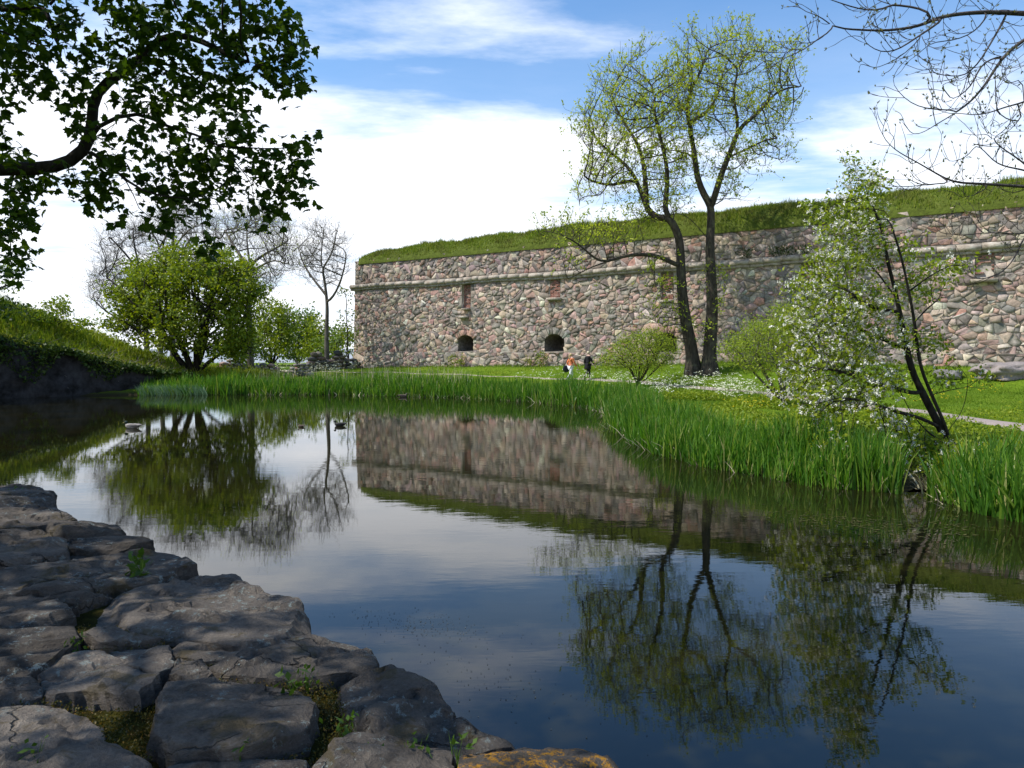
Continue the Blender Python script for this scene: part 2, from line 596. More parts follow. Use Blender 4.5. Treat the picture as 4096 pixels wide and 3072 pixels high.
def wpt(u, z, off=0.0):
    u = np.asarray(u, float); z = np.asarray(z, float); off = np.asarray(off, float)
    bat = (Z_TOP - z) * 0.025 + off        # slight batter
    return np.stack([WA[0] + WD[0] * u + WN[0] * bat, WA[1] + WD[1] * u + WN[1] * bat, z + 0 * u], -1)


def wall_px(x, y):
    """(u, z) on the wall face under a photo pixel"""
    d = ray(x, y)
    t = (WA @ WN) / (d[0] * WN[0] + d[1] * WN[1])
    p = d * t
    return wall_uq(p[0], p[1])[0], p[2] + CAMZ


def sst(v, a, b):
    t = np.clip((v - a) / (b - a), 0, 1)
    return t * t * (3 - 2 * t)


# mound on the left
L0, L1 = np.array([-30.0, 30.0]), np.array([-18.0, 40.0])
LD = unit(L1 - L0)
LLEN = np.linalg.norm(L1 - L0)
LB = np.array([-LD[1], LD[0]])            # away from the pond


def mound(x, y):
    a, b = np.asarray(x) - L0[0], np.asarray(y) - L0[1]
    t = (a * LD[0] + b * LD[1]) / LLEN
    q = a * LB[0] + b * LB[1]
    face = np.interp(t, [-2.5, -1, .4, .6, .83, 1.0, 1.15, 1.4], [2, 3.2, 2.9, 2.2, 1.1, .65, .45, .3])
    tot = np.interp(t, [-2.5, -1, 0, .47, .63, .77, .87, .99, 1.15, 1.4, 1.8], [4, 6.6, 6.0, 5.0, 4.0, 3.1, 2.4, 1.6, 1.0, .6, .4])
    z = face * sst(q, -0.1, 1.3) + (tot - face) * sst(q, 0.6, 7.5)
    z = z * (1 - sst(q, 14, 30)) + 0.5 * sst(q, 14, 30)
    return np.where(q > -0.3, z, 0.0) * sst(-t, -1.9, -1.3)


def H(x, y):
    x = np.asarray(x, float); y = np.asarray(y, float)
    d = pond_sd(x, y)
    u, q = wall_uq(x, y)
    bank = np.where(d > 0, np.minimum(0.02 + d * 0.32, 0.26 + 0.018 * np.minimum(d, 14)), np.maximum(-0.9, 0.02 + d * 0.5))
    zw = np.interp(u, [-20, 0, 15, 28, 34, 40, 47, 60], [.5, .6, .95, 1.2, 1.45, 1.35, 1.3, 1.3])
    lawn = bank + np.maximum(zw - 0.4, 0) * (1 - sst(q, 0.8, 9.0)) * sst(d, 0, 3)
    z = np.where(q > -2, lawn, lawn)
    z = np.maximum(z, np.where(d > -0.2, mound(x, y), -9))
    near = sst(-(x * 0.68 + (y - 3.4) * 0.74), -0.5, 1.2)     # our own bank, behind the stone edge
    z = np.where((d > 0) & (y < 22) & (x < 6), np.maximum(z * (1 - near) + near * np.minimum(0.30 + 0.1 * d, 0.75), z * 0), z)
    far = np.hypot(x, y)
    nz = 0.06 * np.sin(x * 0.9 + 1.3 * np.sin(y * 0.37)) * np.sin(y * 0.8 + 1.1) * sst(d, 0.5, 3)
    z = z + nz
    z = z * (1 - sst(far, 95, 135)) - 3.0 * sst(far, 95, 135)
    return z


# ------------------------------------------------------------------ ground, water, path
gx = np.unique(np.concatenate([np.arange(-60, 42, 0.45), np.linspace(-160, -60, 34), np.linspace(42, 160, 34), [-5000, -1500, -500, -250, 250, 500, 1500, 5000]]))
gy = np.unique(np.concatenate([np.arange(-8, 84, 0.45), np.linspace(-160, -8, 30), np.linspace(84, 160, 26), [-5000, -1500, -500, -250, 250, 500, 1500, 5000, 9000]]))
GX, GY = np.meshgrid(gx, gy)
GZ = H(GX, GY)
nx_, ny_ = len(gx), len(gy)
ii = (np.arange(ny_ - 1)[:, None] * nx_ + np.arange(nx_ - 1)[None]).ravel()
link('ground', mesh_np('ground', np.stack([GX, GY, GZ], -1), np.stack([ii, ii + 1, ii + 1 + nx_, ii + nx_], -1), None, M['ground'], True))['kind'] = 'structure'


def sheet(name, x0, x1, y0, y1, z, mat, n=2):
    xs, ys = np.linspace(x0, x1, n), np.linspace(y0, y1, n)
    X, Y = np.meshgrid(xs, ys)
    i2 = (np.arange(n - 1)[:, None] * n + np.arange(n - 1)[None]).ravel()
    o = link(name, mesh_np(name, np.stack([X, Y, X * 0 + z], -1), np.stack([i2, i2 + 1, i2 + 1 + n, i2 + n], -1), None, mat))
    o['kind'] = 'structure'
    return o


sheet('pond_water', -34, 14, -3, 44, 0.0, M['water'])
sheet('sea', -9000, 9000, 90, 12000, -1.2, M['sea'])

path_c = np.array([(15.5, 4), (14.6, 11), (13.3, 17), (12.6, 22), (12.2, 26), (11.4, 31), (9.4, 36.5), (6.2, 41), (3.0, 43.6), (-3, 47.6), (-10, 52.5), (-20, 58)])
tt = np.linspace(0, len(path_c) - 1, 160)
pc = np.stack([np.interp(tt, np.arange(len(path_c)), path_c[:, i]) for i in (0, 1)], -1)
for _ in range(6):
    pc[1:-1] = (pc[:-2] + pc[1:-1] * 2 + pc[2:]) / 4
tg = unit(np.gradient(pc, axis=0))
nr = np.stack([-tg[:, 1], tg[:, 0]], -1)
offs = np.linspace(-0.75, 0.75, 7)
pv = pc[:, None] + nr[:, None] * (offs[None, :, None] * ((1 + 0.12 * np.sin(tt * 5)) * np.interp(tt, [0, 5.5, 6.5, 7.5, 8.5, 11], [1, .9, .55, .35, .08, .02]))[:, None, None])
pz_ = H(pv[..., 0], pv[..., 1]) + 0.035 - 0.05 * (np.abs(offs) / 0.75)[None] ** 4
ii = (np.arange(159)[:, None] * 7 + np.arange(6)[None]).ravel()
link('path', mesh_np('path', np.concatenate([pv, pz_[..., None]], -1), np.stack([ii, ii + 1, ii + 8, ii + 7], -1), None, M['path'], True))['kind'] = 'structure'


def path_dist(x, y):
    P = np.stack([x, y], -1)
    return np.sqrt(((P[:, None] - pc[None, ::3]) ** 2).sum(-1)).min(1)


# ------------------------------------------------------------------ plant builders
def leaf_quads(base, d, nrm, L, W, fold=0.0):
    """a leaf = two triangles-quads along d; base (n,3)"""
    n = len(base)
    d = unit(d)
    s = unit(np.cross(d, nrm))
    nn = np.cross(s, d)
    L = np.broadcast_to(L, n)[:, None]; W = np.broadcast_to(W, n)[:, None]
    v = np.stack([base, base + d * L * 0.48 + s * W * 0.5 + nn * fold * W, base + d * L, base + d * L * 0.48 - s * W * 0.5 + nn * fold * W], 1)
    q = np.arange(n * 4).reshape(n, 4)
    return v.reshape(-1, 3), q


def blades(base, h, w, lean, rg, segs=2, bend=0.5, az=None):
    """grass / reed blades; returns verts, quads, tris"""
    n = len(base)
    a = rg.uniform(0, 2 * np.pi, n) if az is None else az
    ld = np.stack([np.cos(a), np.sin(a), 0 * a], -1)
    fa = rg.uniform(0, np.pi, n)
    sd = np.stack([np.cos(fa), np.sin(fa), 0 * fa], -1)
    h = np.broadcast_to(h, n); w = np.broadcast_to(w, n); lean = np.broadcast_to(lean, n)
    rows = []
    for i in range(segs + 1):
        t = i / segs
        c = base + np.stack([0 * h, 0 * h, h * t * (1 - 0.18 * lean * t)], -1) + ld * (h * lean * (0.35 * t + bend * t * t))[:, None]
        ww = (w * (0.75 + 0.5 * t - 1.0 * t * t) if i < segs else 0 * w)[:, None]
        rows.append((c - sd * ww / 2, c + sd * ww / 2))
    per = 2 * segs + 1
    v = np.empty((n, per, 3))
    for i in range(segs):
        v[:, 2 * i] = rows[i][0]; v[:, 2 * i + 1] = rows[i][1]
    v[:, per - 1] = rows[segs][0]
    o = (np.arange(n) * per)[:, None]
    q = np.concatenate([o + np.array([[2 * i, 2 * i + 1, 2 * i + 3, 2 * i + 2]]) for i in range(segs - 1)]) if segs > 1 else None
    t = o + np.array([[2 * segs - 2, 2 * segs - 1, 2 * segs]])
    return v.reshape(-1, 3), q, t


def grow(nodes, parent, att, step, dk, iters=80, di=1e9, trop=(0, 0, 0.0), jit=0.25, rg=R):
    nodes = [np.asarray(p, float) for p in nodes]
    parent = list(parent)
    nchild = [0] * len(nodes)
    N = np.array(nodes)
    best = np.full(len(att), 1e18); idx = np.zeros(len(att), int)
    for i0 in range(0, len(N), 200):
        dd = ((att[:, None] - N[None, i0:i0 + 200]) ** 2).sum(-1)
        j = dd.argmin(1); m = dd[np.arange(len(att)), j]
        up = m < best
        best[up] = m[up]; idx[up] = j[up] + i0
    stale = np.zeros(len(att), int)
    alive = best > dk * dk
    trop = np.array(trop)
    P = [N]
    total = len(N)
    allN = N
    nchild = np.zeros(total + 200000, int)
    for it in range(iters):
        act = np.where(alive & (best < di * di))[0]
        if len(act) == 0: break
        ids = idx[act]
        un, inv = np.unique(ids, return_inverse=True)
        sm = np.zeros((len(un), 3))
        np.add.at(sm, inv, unit(att[act] - allN[ids]))
        ok = nchild[un] < 3
        dirs = unit(unit(sm) + trop + rg.normal(size=sm.shape) * jit)
        un2, dirs = un[ok], dirs[ok]
        if len(un2) == 0: break
        new = allN[un2] + dirs * step
        nchild[un2] += 1
        parent.extend(un2.tolist())
        allN = np.concatenate([allN, new])
        imp = np.zeros(len(att), bool)
        al = np.where(alive)[0]
        for c0 in range(0, len(new), 400):
            dd = ((att[al][:, None] - new[None, c0:c0 + 400]) ** 2).sum(-1)
            j = dd.argmin(1); m = dd[np.arange(len(al)), j]
            up = m < best[al]
            g = al[up]
            best[g] = m[up]; idx[g] = j[up] + c0 + total
            imp[g] = True
        total += len(new)
        stale[act] += 1
        stale[imp] = 0
        alive &= (best > dk * dk) & (stale < 3)
    return allN, np.array(parent)


def radii(parent, r_tip, r_root, N=None, cap=0.02):
    n = len(parent)
    tips = np.zeros(n)
    has = np.zeros(n, bool)
    has[parent[parent >= 0]] = True
    tips[~has] = 1
    far = np.zeros(n)
    seg = np.zeros(n)
    if N is not None:
        seg = np.linalg.norm(N - N[np.maximum(parent, 0)], axis=1)
    order_ = np.arange(n - 1, -1, -1)
    for i in order_:
        p = parent[i]
        if p >= 0:
            tips[p] += tips[i]
            far[p] = max(far[p], far[i] + seg[i])
    e = math.log(max(tips[0], 2)) / math.log(r_root / r_tip)
    r = r_tip * tips ** (1 / e)
    if N is not None:
        r = np.minimum(r, r_tip + cap * far * (far / far[0]) ** .4)
    return r, ~has


def add_twigs(N, P, sel, k_, L, segs, up, rg, wild=0.75):
    """short shoots on the nodes in sel"""
    b_ = np.repeat(np.where(sel)[0], k_)
    n = len(b_)
    par_ = P[b_]
    od = unit(N[b_] - N[np.maximum(par_, 0)])
    d = unit(od * 0.6 + rg.normal(size=(n, 3)) * wild + np.array([0, 0, up]))
    ln = L * rg.uniform(.45, 1.25, n)[:, None] / segs
    cur, pos_ = b_, N[b_]
    NN, PP = [N], [P]
    tot = len(N)
    for s_ in range(segs):
        d = unit(d + rg.normal(size=(n, 3)) * .22 + np.array([0, 0, up * .35]))
        pos_ = pos_ + d * ln
        NN.append(pos_); PP.append(cur)
        cur = tot + np.arange(n); tot += n
    return np.concatenate(NN), np.concatenate(PP)


def tubes(nodes, parent, r, rmin=0.0, rmax=9e9, sm=1):
    """tubes along the chains of a branching skeleton"""
    n = len(nodes)
    kids = [[] for _ in range(n)]
    for i, p in enumerate(parent):
        if p >= 0: kids[p].append(i)
    bag = Bag()
    stack = [(int(i), -1) for i in np.where(parent < 0)[0]]
    while stack:
        s, par = stack.pop()
        chain = [par] if par >= 0 else []
        rr = [r[s]] if par >= 0 else []
        c = s
        while True:
            chain.append(c); rr.append(r[c])
            ks = kids[c]
            if not ks: break
            b = max(ks, key=lambda q_: r[q_])
            for q_ in ks:
                if q_ != b: stack.append((q_, c))
            c = b
        if len(chain) < 2: continue
        P = nodes[chain].copy(); rr = np.array(rr)
        for _ in range(sm):
            if len(P) > 2: P[1:-1] = (P[:-2] + 2 * P[1:-1] + P[2:]) / 4
        keep = (rr >= rmin) & (rr < rmax)
        if keep.sum() < 1: continue
        ia, ib = np.where(keep)[0][[0, -1]]
        ib = min(ib + 1, len(P) - 1)
        P, rr = P[ia:ib + 1], rr[ia:ib + 1]
        if len(P) < 2: continue
        rr = rr.copy()
        if ib == len(chain) - 1: rr[-1] *= 0.4
        k_ = 10 if rr[0] > 0.10 else 7 if rr[0] > 0.03 else 4 if rr[0] > 0.012 else 3
        tgt = unit(np.gradient(P, axis=0))
        mean = unit(P[-1] - P[0] + 1e-6)
        ref = np.array([1.0, 0, 0]) if abs(mean[0]) < 0.7 else np.array([0, 1.0, 0])
        a = unit(np.cross(tgt, ref)); b = np.cross(tgt, a)
        an = np.arange(k_) / k_ * 2 * np.pi
        ring = P[:, None] + rr[:, None, None] * (a[:, None] * np.cos(an)[None, :, None] + b[:, None] * np.sin(an)[None, :, None])
        m = len(P)
        i0 = (np.arange(m - 1)[:, None] * k_ + np.arange(k_)[None])
        i1 = (np.arange(m - 1)[:, None] * k_ + (np.arange(k_)[None] + 1) % k_)
        bag.add(ring.reshape(-1, 3), np.stack([i0, i1, i1 + k_, i0 + k_], -1).reshape(-1, 4))
    return bag


def trace(limbs, step=0.35):
    """limbs: list of (attach_index_or_None, [points]) with points in world; returns nodes,parent.
    attach: (limb number) -> nearest node of that limb"""
    nodes, parent, owner = [], [], []
    for li_, (att, pts) in enumerate(limbs):
        pts = np.asarray(pts, float)
        seg = np.linalg.norm(np.diff(pts, axis=0), axis=1)
        s = np.concatenate([[0], np.cumsum(seg)])
        m = max(2, int(s[-1] / step) + 1)
        t = np.linspace(0, s[-1], m)
        q = np.stack([np.interp(t, s, pts[:, i]) for i in range(3)], -1)
        for _ in range(2):
            if m > 2: q[1:-1] = (q[:-2] + 2 * q[1:-1] + q[2:]) / 4
        if att is None:
            prev = -1
        else:
            cand = [i for i in range(len(nodes)) if owner[i] == att]
            dd = [np.linalg.norm(nodes[i] - q[0]) for i in cand]
            prev = cand[int(np.argmin(dd))]
        for i, p in enumerate(q):
            if i == 0 and att is not None and np.linalg.norm(nodes[prev] - p) < step * 0.6:
                continue
            nodes.append(p); parent.append(prev); owner.append(li_)
            prev = len(nodes) - 1
    return nodes, parent


def in_ellipsoids(blobs, dens, rg):
    """random points in px-ellipses: (cx, cy, rx, ry, D, dD[, weight])"""
    outp = []
    for b in blobs:
        cx, cy, rx, ry, D, dD = b[:6]
        w = b[6] if len(b) > 6 else 1.0
        n = max(3, int(dens * w * rx * ry))
        v = rg.normal(size=(n, 3)); v = unit(v) * rg.uniform(0, 1, (n, 1)) ** (1 / 3)
        outp.append(at(cx + rx * v[:, 0], cy + ry * v[:, 1], D + dD * v[:, 2]))
    return np.concatenate(outp)


def leaves_on(nodes, r, sel, per, L, W, spread, up, rg, fold=0.12, droop=0.0):
    i = np.repeat(np.where(sel)[0], per)
    n = len(i)
    base = nodes[i] + rg.normal(size=(n, 3)) * spread
    d = rdir(n, 0.0, rg); d[:, 2] -= droop
    nrm = rdir(n, up, rg)
    Ls = L * rg.uniform(0.65, 1.3, n)
    return leaf_quads(base, d, nrm, Ls, W * Ls / L, fold)


# ------------------------------------------------------------------ the fortress wall
NICHES = [1868, 2222, 2668, 3230, 3930]           # photo x of each niche / embrasure axis
UN = [wall_px(x, 1300)[0] for x in NICHES]
fort = empty('fortress_wall', (*WA, 0.4), 'long battered rubble-stone fortress wall with a pale cordon and turf on top', 'wall')


def clip_poly(poly, a, b, c):
    """keep a*x+b*y<=c"""
    outp = []
    n = len(poly)
    for i in range(n):
        p, q = poly[i], poly[(i + 1) % n]
        dp, dq = a * p[0] + b * p[1] - c, a * q[0] + b * q[1] - c
        if dp <= 0: outp.append(p)
        if (dp < 0 < dq) or (dq < 0 < dp):
            t = dp / (dp - dq)
            outp.append((p[0] + t * (q[0] - p[0]), p[1] + t * (q[1] - p[1])))
    return outp


def power_cells(pts, wts, box, asp):
    """power diagram cells; asp stretches x so cells come out wide"""
    P = pts / np.array([asp, 1.0])
    cells = []
    cs = 1.2
    grid = {}
    for i, p in enumerate(P):
        grid.setdefault((int(p[0] // cs), int(p[1] // cs)), []).append(i)
    x0, x1, y0, y1 = box[0] / asp, box[1] / asp, box[2], box[3]
    for i, p in enumerate(P):
        gx_, gy_ = int(p[0] // cs), int(p[1] // cs)
        nb = [j for a in (-1, 0, 1) for b in (-1, 0, 1) for j in grid.get((gx_ + a, gy_ + b), ()) if j != i]
        nb.sort(key=lambda j: (P[j, 0] - p[0]) ** 2 + (P[j, 1] - p[1]) ** 2)
        poly = [(max(x0, p[0] - 1), max(y0, p[1] - 1)), (min(x1, p[0] + 1), max(y0, p[1] - 1)), (min(x1, p[0] + 1), min(y1, p[1] + 1)), (max(x0, p[0] - 1), min(y1, p[1] + 1))]
        for j in nb[:26]:
            dx, dy = P[j, 0] - p[0], P[j, 1] - p[1]
            d2 = dx * dx + dy * dy
            c_ = (P[j, 0] ** 2 + P[j, 1] ** 2 - p[0] ** 2 - p[1] ** 2 + wts[i] - wts[j]) / 2
            poly = clip_poly(poly, dx, dy, c_)
            if len(poly) < 3: break
        cells.append(np.array([(q[0] * asp, q[1]) for q in poly]) if len(poly) >= 3 else None)
    return cells


PAL = np.array([(.35, .25, .22), (.37, .31, .245), (.23, .22, .205), (.145, .142, .138), (.32, .19, .155), (.50, .44, .375), (.30, .275, .25), (.29, .235, .215)])
PW = np.array([.15, .18, .20, .12, .045, .11, .13, .065])


def opening_at(k):
    u = UN[k]
    return (u, 0.72 if k != 1 else 0.80, 2.15, 3.08, 3.44)      # axis, half width, sill z, spring z, crown z


def in_opening(u, z, pad=0.0):
    r_ = np.zeros(np.shape(u), bool)
    for k in range(5):
        c_, hw, z0, z1, z2 = opening_at(k)
        top = z1 + (z2 - z1) * np.sqrt(np.clip(1 - ((u - c_) / (hw + 0.01)) ** 2, 0, 1))
        r_ |= (np.abs(u - c_) < hw + pad) & (z > z0 - pad) & (z < top + pad)
        # brick niche under the cordon
        r_ |= (np.abs(u - c_) < 0.42 + pad) & (z > niche_bottom(k) - pad) & (z < 7.48)
    return r_


def niche_bottom(k):
    return (5.55, 6.05, 5.6, 6.0, 6.05)[k]


def stone_panel(z0, z1, size, asp, rg, umax=WLEN):
    area = umax * (z1 - z0)
    n = int(area / size)
    # relaxed random points
    pts = np.stack([rg.uniform(0, umax, n), rg.uniform(z0, z1, n)], -1)
    S = np.array([asp, 1.0])
    from mathutils.kdtree import KDTree
    for _ in range(2):
        kd = KDTree(n)
        for i, p in enumerate(pts):
            kd.insert((p[0] / asp, p[1], 0), i)
        kd.balance()
        new = pts.copy()
        rad0 = math.sqrt(size / asp) * 0.95
        for i, p in enumerate(pts):
            mv = np.zeros(2)
            for co, j, dd in kd.find_n((p[0] / asp, p[1], 0), 6):
                if j != i and 1e-6 < dd < rad0:
                    mv += (np.array([p[0] / asp - co[0], p[1] - co[1]]) / dd) * (rad0 - dd) * 0.28
            new[i] = p + mv * S
        pts = np.clip(new, [0.02, z0 + 0.02], [umax - 0.02, z1 - 0.02])
    w = rg.normal(0, 1, n) * size / asp * 0.34
    return pts, power_cells(pts, w, (0, umax, z0, z1), asp)


def stone_geo(poly, prot, rg, off0=0.0, gap=0.009):
    """one rubble stone standing proud of the mortar; poly in (u,z)"""
    pl = [poly[0]]
    for p_ in poly[1:]:
        if np.hypot(*(p_ - pl[-1])) < 0.09 and len(poly) > 4: pl[-1] = (pl[-1] + p_) / 2
        else: pl.append(p_)
    if len(pl) > 4 and np.hypot(*(pl[0] - pl[-1])) < 0.11: pl[0] = (pl[0] + pl.pop()) / 2
    if len(pl) >= 3: poly = np.array(pl)
    c_ = poly.mean(0)
    d = poly - c_
    ln = np.maximum(np.linalg.norm(d, axis=1, keepdims=True), 1e-3)
    p1 = c_ + d * np.maximum(1 - gap / ln, 0.5)
    p1 = p1 + rg.normal(size=p1.shape) * 0.010
    bev = np.minimum(0.022, ln * 0.15)
    p2 = c_ + (p1 - c_) * (1 - bev / ln)
    n = len(poly)
    tilt = rg.normal(0, 0.14, 2)
    o2 = off0 + prot + (p2 - c_) @ tilt + rg.normal(0, 0.010, n)
    o1 = off0 + prot * 0.45 + 0 * o2
    ob = off0 - 0.10 + 0 * o2
    oc = off0 + prot + rg.normal(0, 0.008)
    cj = c_ + rg.normal(size=2) * 0.12 * ln.mean()
    v = np.concatenate([wpt(p1[:, 0], p1[:, 1], ob), wpt(p1[:, 0], p1[:, 1], o1), wpt(p2[:, 0], p2[:, 1], o2), wpt(cj[:1], cj[1:], oc)])
    i = np.arange(n); j = (i + 1) % n
    q = np.concatenate([np.stack([i, j, j + n, i + n], -1), np.stack([i + n, j + n, j + 2 * n, i + 2 * n], -1)])
    t = np.stack([i + 2 * n, j + 2 * n, 0 * i + 3 * n], -1)
    return v, q, t


HOLES = [(opening_at(k)[0], opening_at(k)[1], opening_at(k)[2], opening_at(k)[4]) for k in range(4)] + [(UN[k], .42, niche_bottom(k), 7.5) for k in range(5)]
rg = np.random.default_rng(11)
stones = []           # (poly, offset, protrusion)
for (z0, z1, size, asp, off) in ((0.1, 2.12, 0.19, 1.7, 0.14), (2.12, 7.42, 0.155, 1.35, 0.0), (7.98, 9.95, 0.20, 1.1, -0.06)):
    pts, cells = stone_panel(z0, z1, size, asp, rg)
    for p, cell in zip(pts, cells):
        if cell is None: continue
        if z0 < 7:
            poly = [tuple(c2) for c2 in cell]
            for (uc, hw, b0, b1) in HOLES:
                if abs(p[0] - uc) > hw + 1.2 or p[1] < b0 - 1.2 or p[1] > b1 + 1.2: continue
                sd_ = [(abs(p[0] - uc) - hw, 0), (p[1] - b1, 1), (b0 - p[1], 2)]
                m_, w_ = max(sd_)
                if m_ < 0.0: poly = []; break
                if w_ == 0: sg = 1 if p[0] > uc else -1; poly = clip_poly(poly, -sg, 0, -(sg * uc + hw + .01))
                elif w_ == 1: poly = clip_poly(poly, 0, -1, -(b1 + .01))
                else: poly = clip_poly(poly, 0, 1, b0 - .01)
                if len(poly) < 3: break
            if len(poly) < 3: continue
            dup_ = False
            for k in range(4):
                c_, hw, b0, z1, z2 = opening_at(k)
                if np.hypot(p[0] - c_, p[1] - (z1 - .55)) < 1.38 and p[1] > z1 - .1 + .3 * abs(p[0] - c_): dup_ = True
            if dup_: continue
            cell = np.array(poly)
            x_, y_ = cell[:, 0], cell[:, 1]
            if abs(np.dot(x_, np.roll(y_, -1)) - np.dot(y_, np.roll(x_, -1))) < 0.012: continue
        todo = [(cell, 0)]
        while todo:
            ce, lv = todo.pop()
            x_, y_ = ce[:, 0], ce[:, 1]
            ar_ = .5 * abs(np.dot(x_, np.roll(y_, -1)) - np.dot(y_, np.roll(x_, -1)))
            if ar_ > .055 and lv < 3 and rg.uniform() < min(.9, .08 + ar_ * 2.4):
                m_ = ce.mean(0) + (rg.normal(0, .22, 2)) * np.ptp(ce, axis=0) * .5
                an_ = (0 if np.ptp(y_) > np.ptp(x_) * .75 else 1.5708) + rg.normal(0, .38)
                a_, b2 = -math.sin(an_), math.cos(an_)
                c0 = a_ * m_[0] + b2 * m_[1]
                pc_ = [np.array(q3) for q3 in (clip_poly([tuple(t3) for t3 in ce], a_, b2, c0), clip_poly([tuple(t3) for t3 in ce], -a_, -b2, -c0)) if len(q3) >= 3]
                if len(pc_) == 2:
                    todo += [(pc_[0], lv + 1), (pc_[1], lv + 1)]
                    continue
            if ar_ > .006: stones.append((ce, off, None))
# voussoirs fanned round the arches
for k in range(4):
    c_, hw, z0, z1, z2 = opening_at(k)
    nv = 9
    zc_ = z1 - 0.55
    for i in range(nv):
        a0 = rad(38 + 104 * i / nv); a1 = rad(38 + 104 * (i + 1) / nv)
        ri = lambda a: min((hw + .02) / max(abs(math.cos(a)), 1e-3), 0.93)
        ro = 1.40 + rg.uniform(-0.08, 0.16)
        poly = np.array([(c_ + ri(a0) * math.cos(a0), zc_ + ri(a0) * math.sin(a0)), (c_ + ro * math.cos(a0), zc_ + ro * math.sin(a0)),
                         (c_ + ro * math.cos(a1), zc_ + ro * math.sin(a1)), (c_ + ri(a1) * math.cos(a1), zc_ + ri(a1) * math.sin(a1))])
        stones.append((poly, 0.025, (.23, .225, .21) if k % 2 else (.34, .22, .185)))
area = []
for cell, off, cc in stones:
    x, y = cell[:, 0], cell[:, 1]
    A_ = 0.5 * abs(np.dot(x, np.roll(y, -1)) - np.dot(y, np.roll(x, -1)))
    p3 = wpt(cell[:, 0].mean(), cell[:, 1].mean(), 0)
    pp = proj(p3)
    vis = (0 < pp[0] < 4096) and (0 < pp[1] < 3072)
    # parts of the wall that trees, shrubs and the sod leave in view
    if 3250 < pp[0] < 3750: vis = False
    area.append(A_ / p3[1] ** 2 if vis else -A_)
order = np.argsort(-np.array(area))
big = set(order[:300].tolist())
rest = Bag()
for i, (cell, off, cc) in enumerate(stones):
    v, q, t = stone_geo(cell, rg.uniform(0.01, 0.06), rg, off)
    col = np.array(cc) if cc else PAL[rg.choice(len(PAL), p=PW)]
    zz_ = cell[:, 1].mean()
    if off < 0: col = col * 0.92
    col = (col * .8 + np.array([.27, .235, .205]) * .2) * rg.uniform(0.8, 1.5) * np.array([1.04, .98, .92]) * (1 + rg.normal(0, 0.04, 3))
    col = np.clip(col, 0.03, 0.6)
    if i in big:
        link('stone', mesh_np('stone', v, q, t, M['wall_stone'], False, np.broadcast_to(col, v.shape)), fort)
    else:
        rest.add(v, q, t, col)
link('rubble_stones', rest.mesh('rubble_stones', M['wall_stone']), fort)['kind'] = 'stuff'

# mortar core with real openings: strips of the face between holes, set back
core = Bag()


def face_rect(u0, u1, z0, z1, off, bag=core, du=1.0):
    n = max(2, int((u1 - u0) / du) + 1)
    us = np.linspace(u0, u1, n)
    v = np.concatenate([wpt(us, np.full(n, z0), off), wpt(us, np.full(n, z1), off)])
    i = np.arange(n - 1)
    bag.add(v, np.stack([i, i + 1, i + 1 + n, i + n], -1))


face_rect(0, WLEN, -0.5, 2.12, 0.14 - 0.008)
v = np.concatenate([wpt(np.array([0, WLEN]), np.array([2.12, 2.12]), 0.17), wpt(np.array([0, WLEN]), np.array([2.14, 2.14]), -0.01)])
core.add(v, [[0, 1, 3, 2]])
edges = [0.0]
for k in range(4):
    c_, hw, z0, z1, z2 = opening_at(k)
    edges += [c_ - hw, c_ + hw]
edges.append(WLEN)
for k in range(0, len(edges), 2):
    face_rect(edges[k], edges[k + 1], 2.12, 3.7, -0.008)
for k in range(4):
    c_, hw, z0, z1, z2 = opening_at(k)
    us = np.linspace(c_ - hw, c_ + hw, 13)
    top = z1 + (z2 - z1) * np.sqrt(np.clip(1 - ((us - c_) / hw) ** 2, 0, 1))
    n = len(us); i = np.arange(n - 1)
    core.add(np.concatenate([wpt(us, top, -0.008), wpt(us, np.full(n, 3.7), -0.008)]), np.stack([i, i + 1, i + 1 + n, i + n], -1))
    # the embrasure itself: a splayed stone tunnel
    tun = Bag()
    prof = [(c_ - hw, z0), (c_ - hw, z1 - 0.02)] + list(zip(us[1:-1], top[1:-1])) + [(c_ + hw, z1 - 0.02), (c_ + hw, z0)]
    prof = np.array(prof)
    m = len(prof)
    deep = np.array([c_, 2.8]) + (prof - np.array([c_, 2.8])) * 0.55
    mid = np.array([c_, 2.8]) + (prof - np.array([c_, 2.8])) * 0.8
    i = np.arange(m); j = (i + 1) % m
    tun.add(np.concatenate([wpt(prof[:, 0], prof[:, 1], 0.012), wpt(mid[:, 0], mid[:, 1], -0.9), wpt(deep[:, 0], deep[:, 1], -1.9)]),
            np.concatenate([np.stack([i, j, j + m, i + m], -1), np.stack([i + m, j + m, j + 2 * m, i + 2 * m], -1)]))
    tun.add(np.concatenate([wpt(deep[:, 0], deep[:, 1], -1.9), wpt(np.array([c_]), np.array([2.8]), -1.95)]), t=np.stack([i, j, 0 * i + m], -1))
    e = link('embrasure', tun.mesh('embrasure', M['reveal']), fort)
    e['label'] = 'dark arched gun opening'
    # sill slab
    sb = Bag()
    u0, u1 = c_ - hw - 0.06, c_ + hw + 0.06
    vv = np.concatenate([wpt(np.array([u0, u1, u1, u0]), np.full(4, zq), np.array([o0, o0, o1, o1])) for zq, o0, o1 in ((2.10, 0.2, -0.6), (2.175, 0.19, -0.6))])
    sb.add(vv, [[0, 1, 5, 4], [4, 5, 6, 7], [1, 2, 6, 5], [3, 0, 4, 7], [0, 3, 2, 1]])
    link('sill', sb.mesh('sill', M['cordon']), fort)
nb = [0.0]
for k in range(5):
    nb += [UN[k] - 0.42, UN[k] + 0.42]
nb.append(WLEN)
face_rect(0, WLEN, 3.7, 5.5, -0.008)
for k in range(0, len(nb), 2):
    face_rect(nb[k], nb[k + 1], 5.5, 7.95, -0.008)
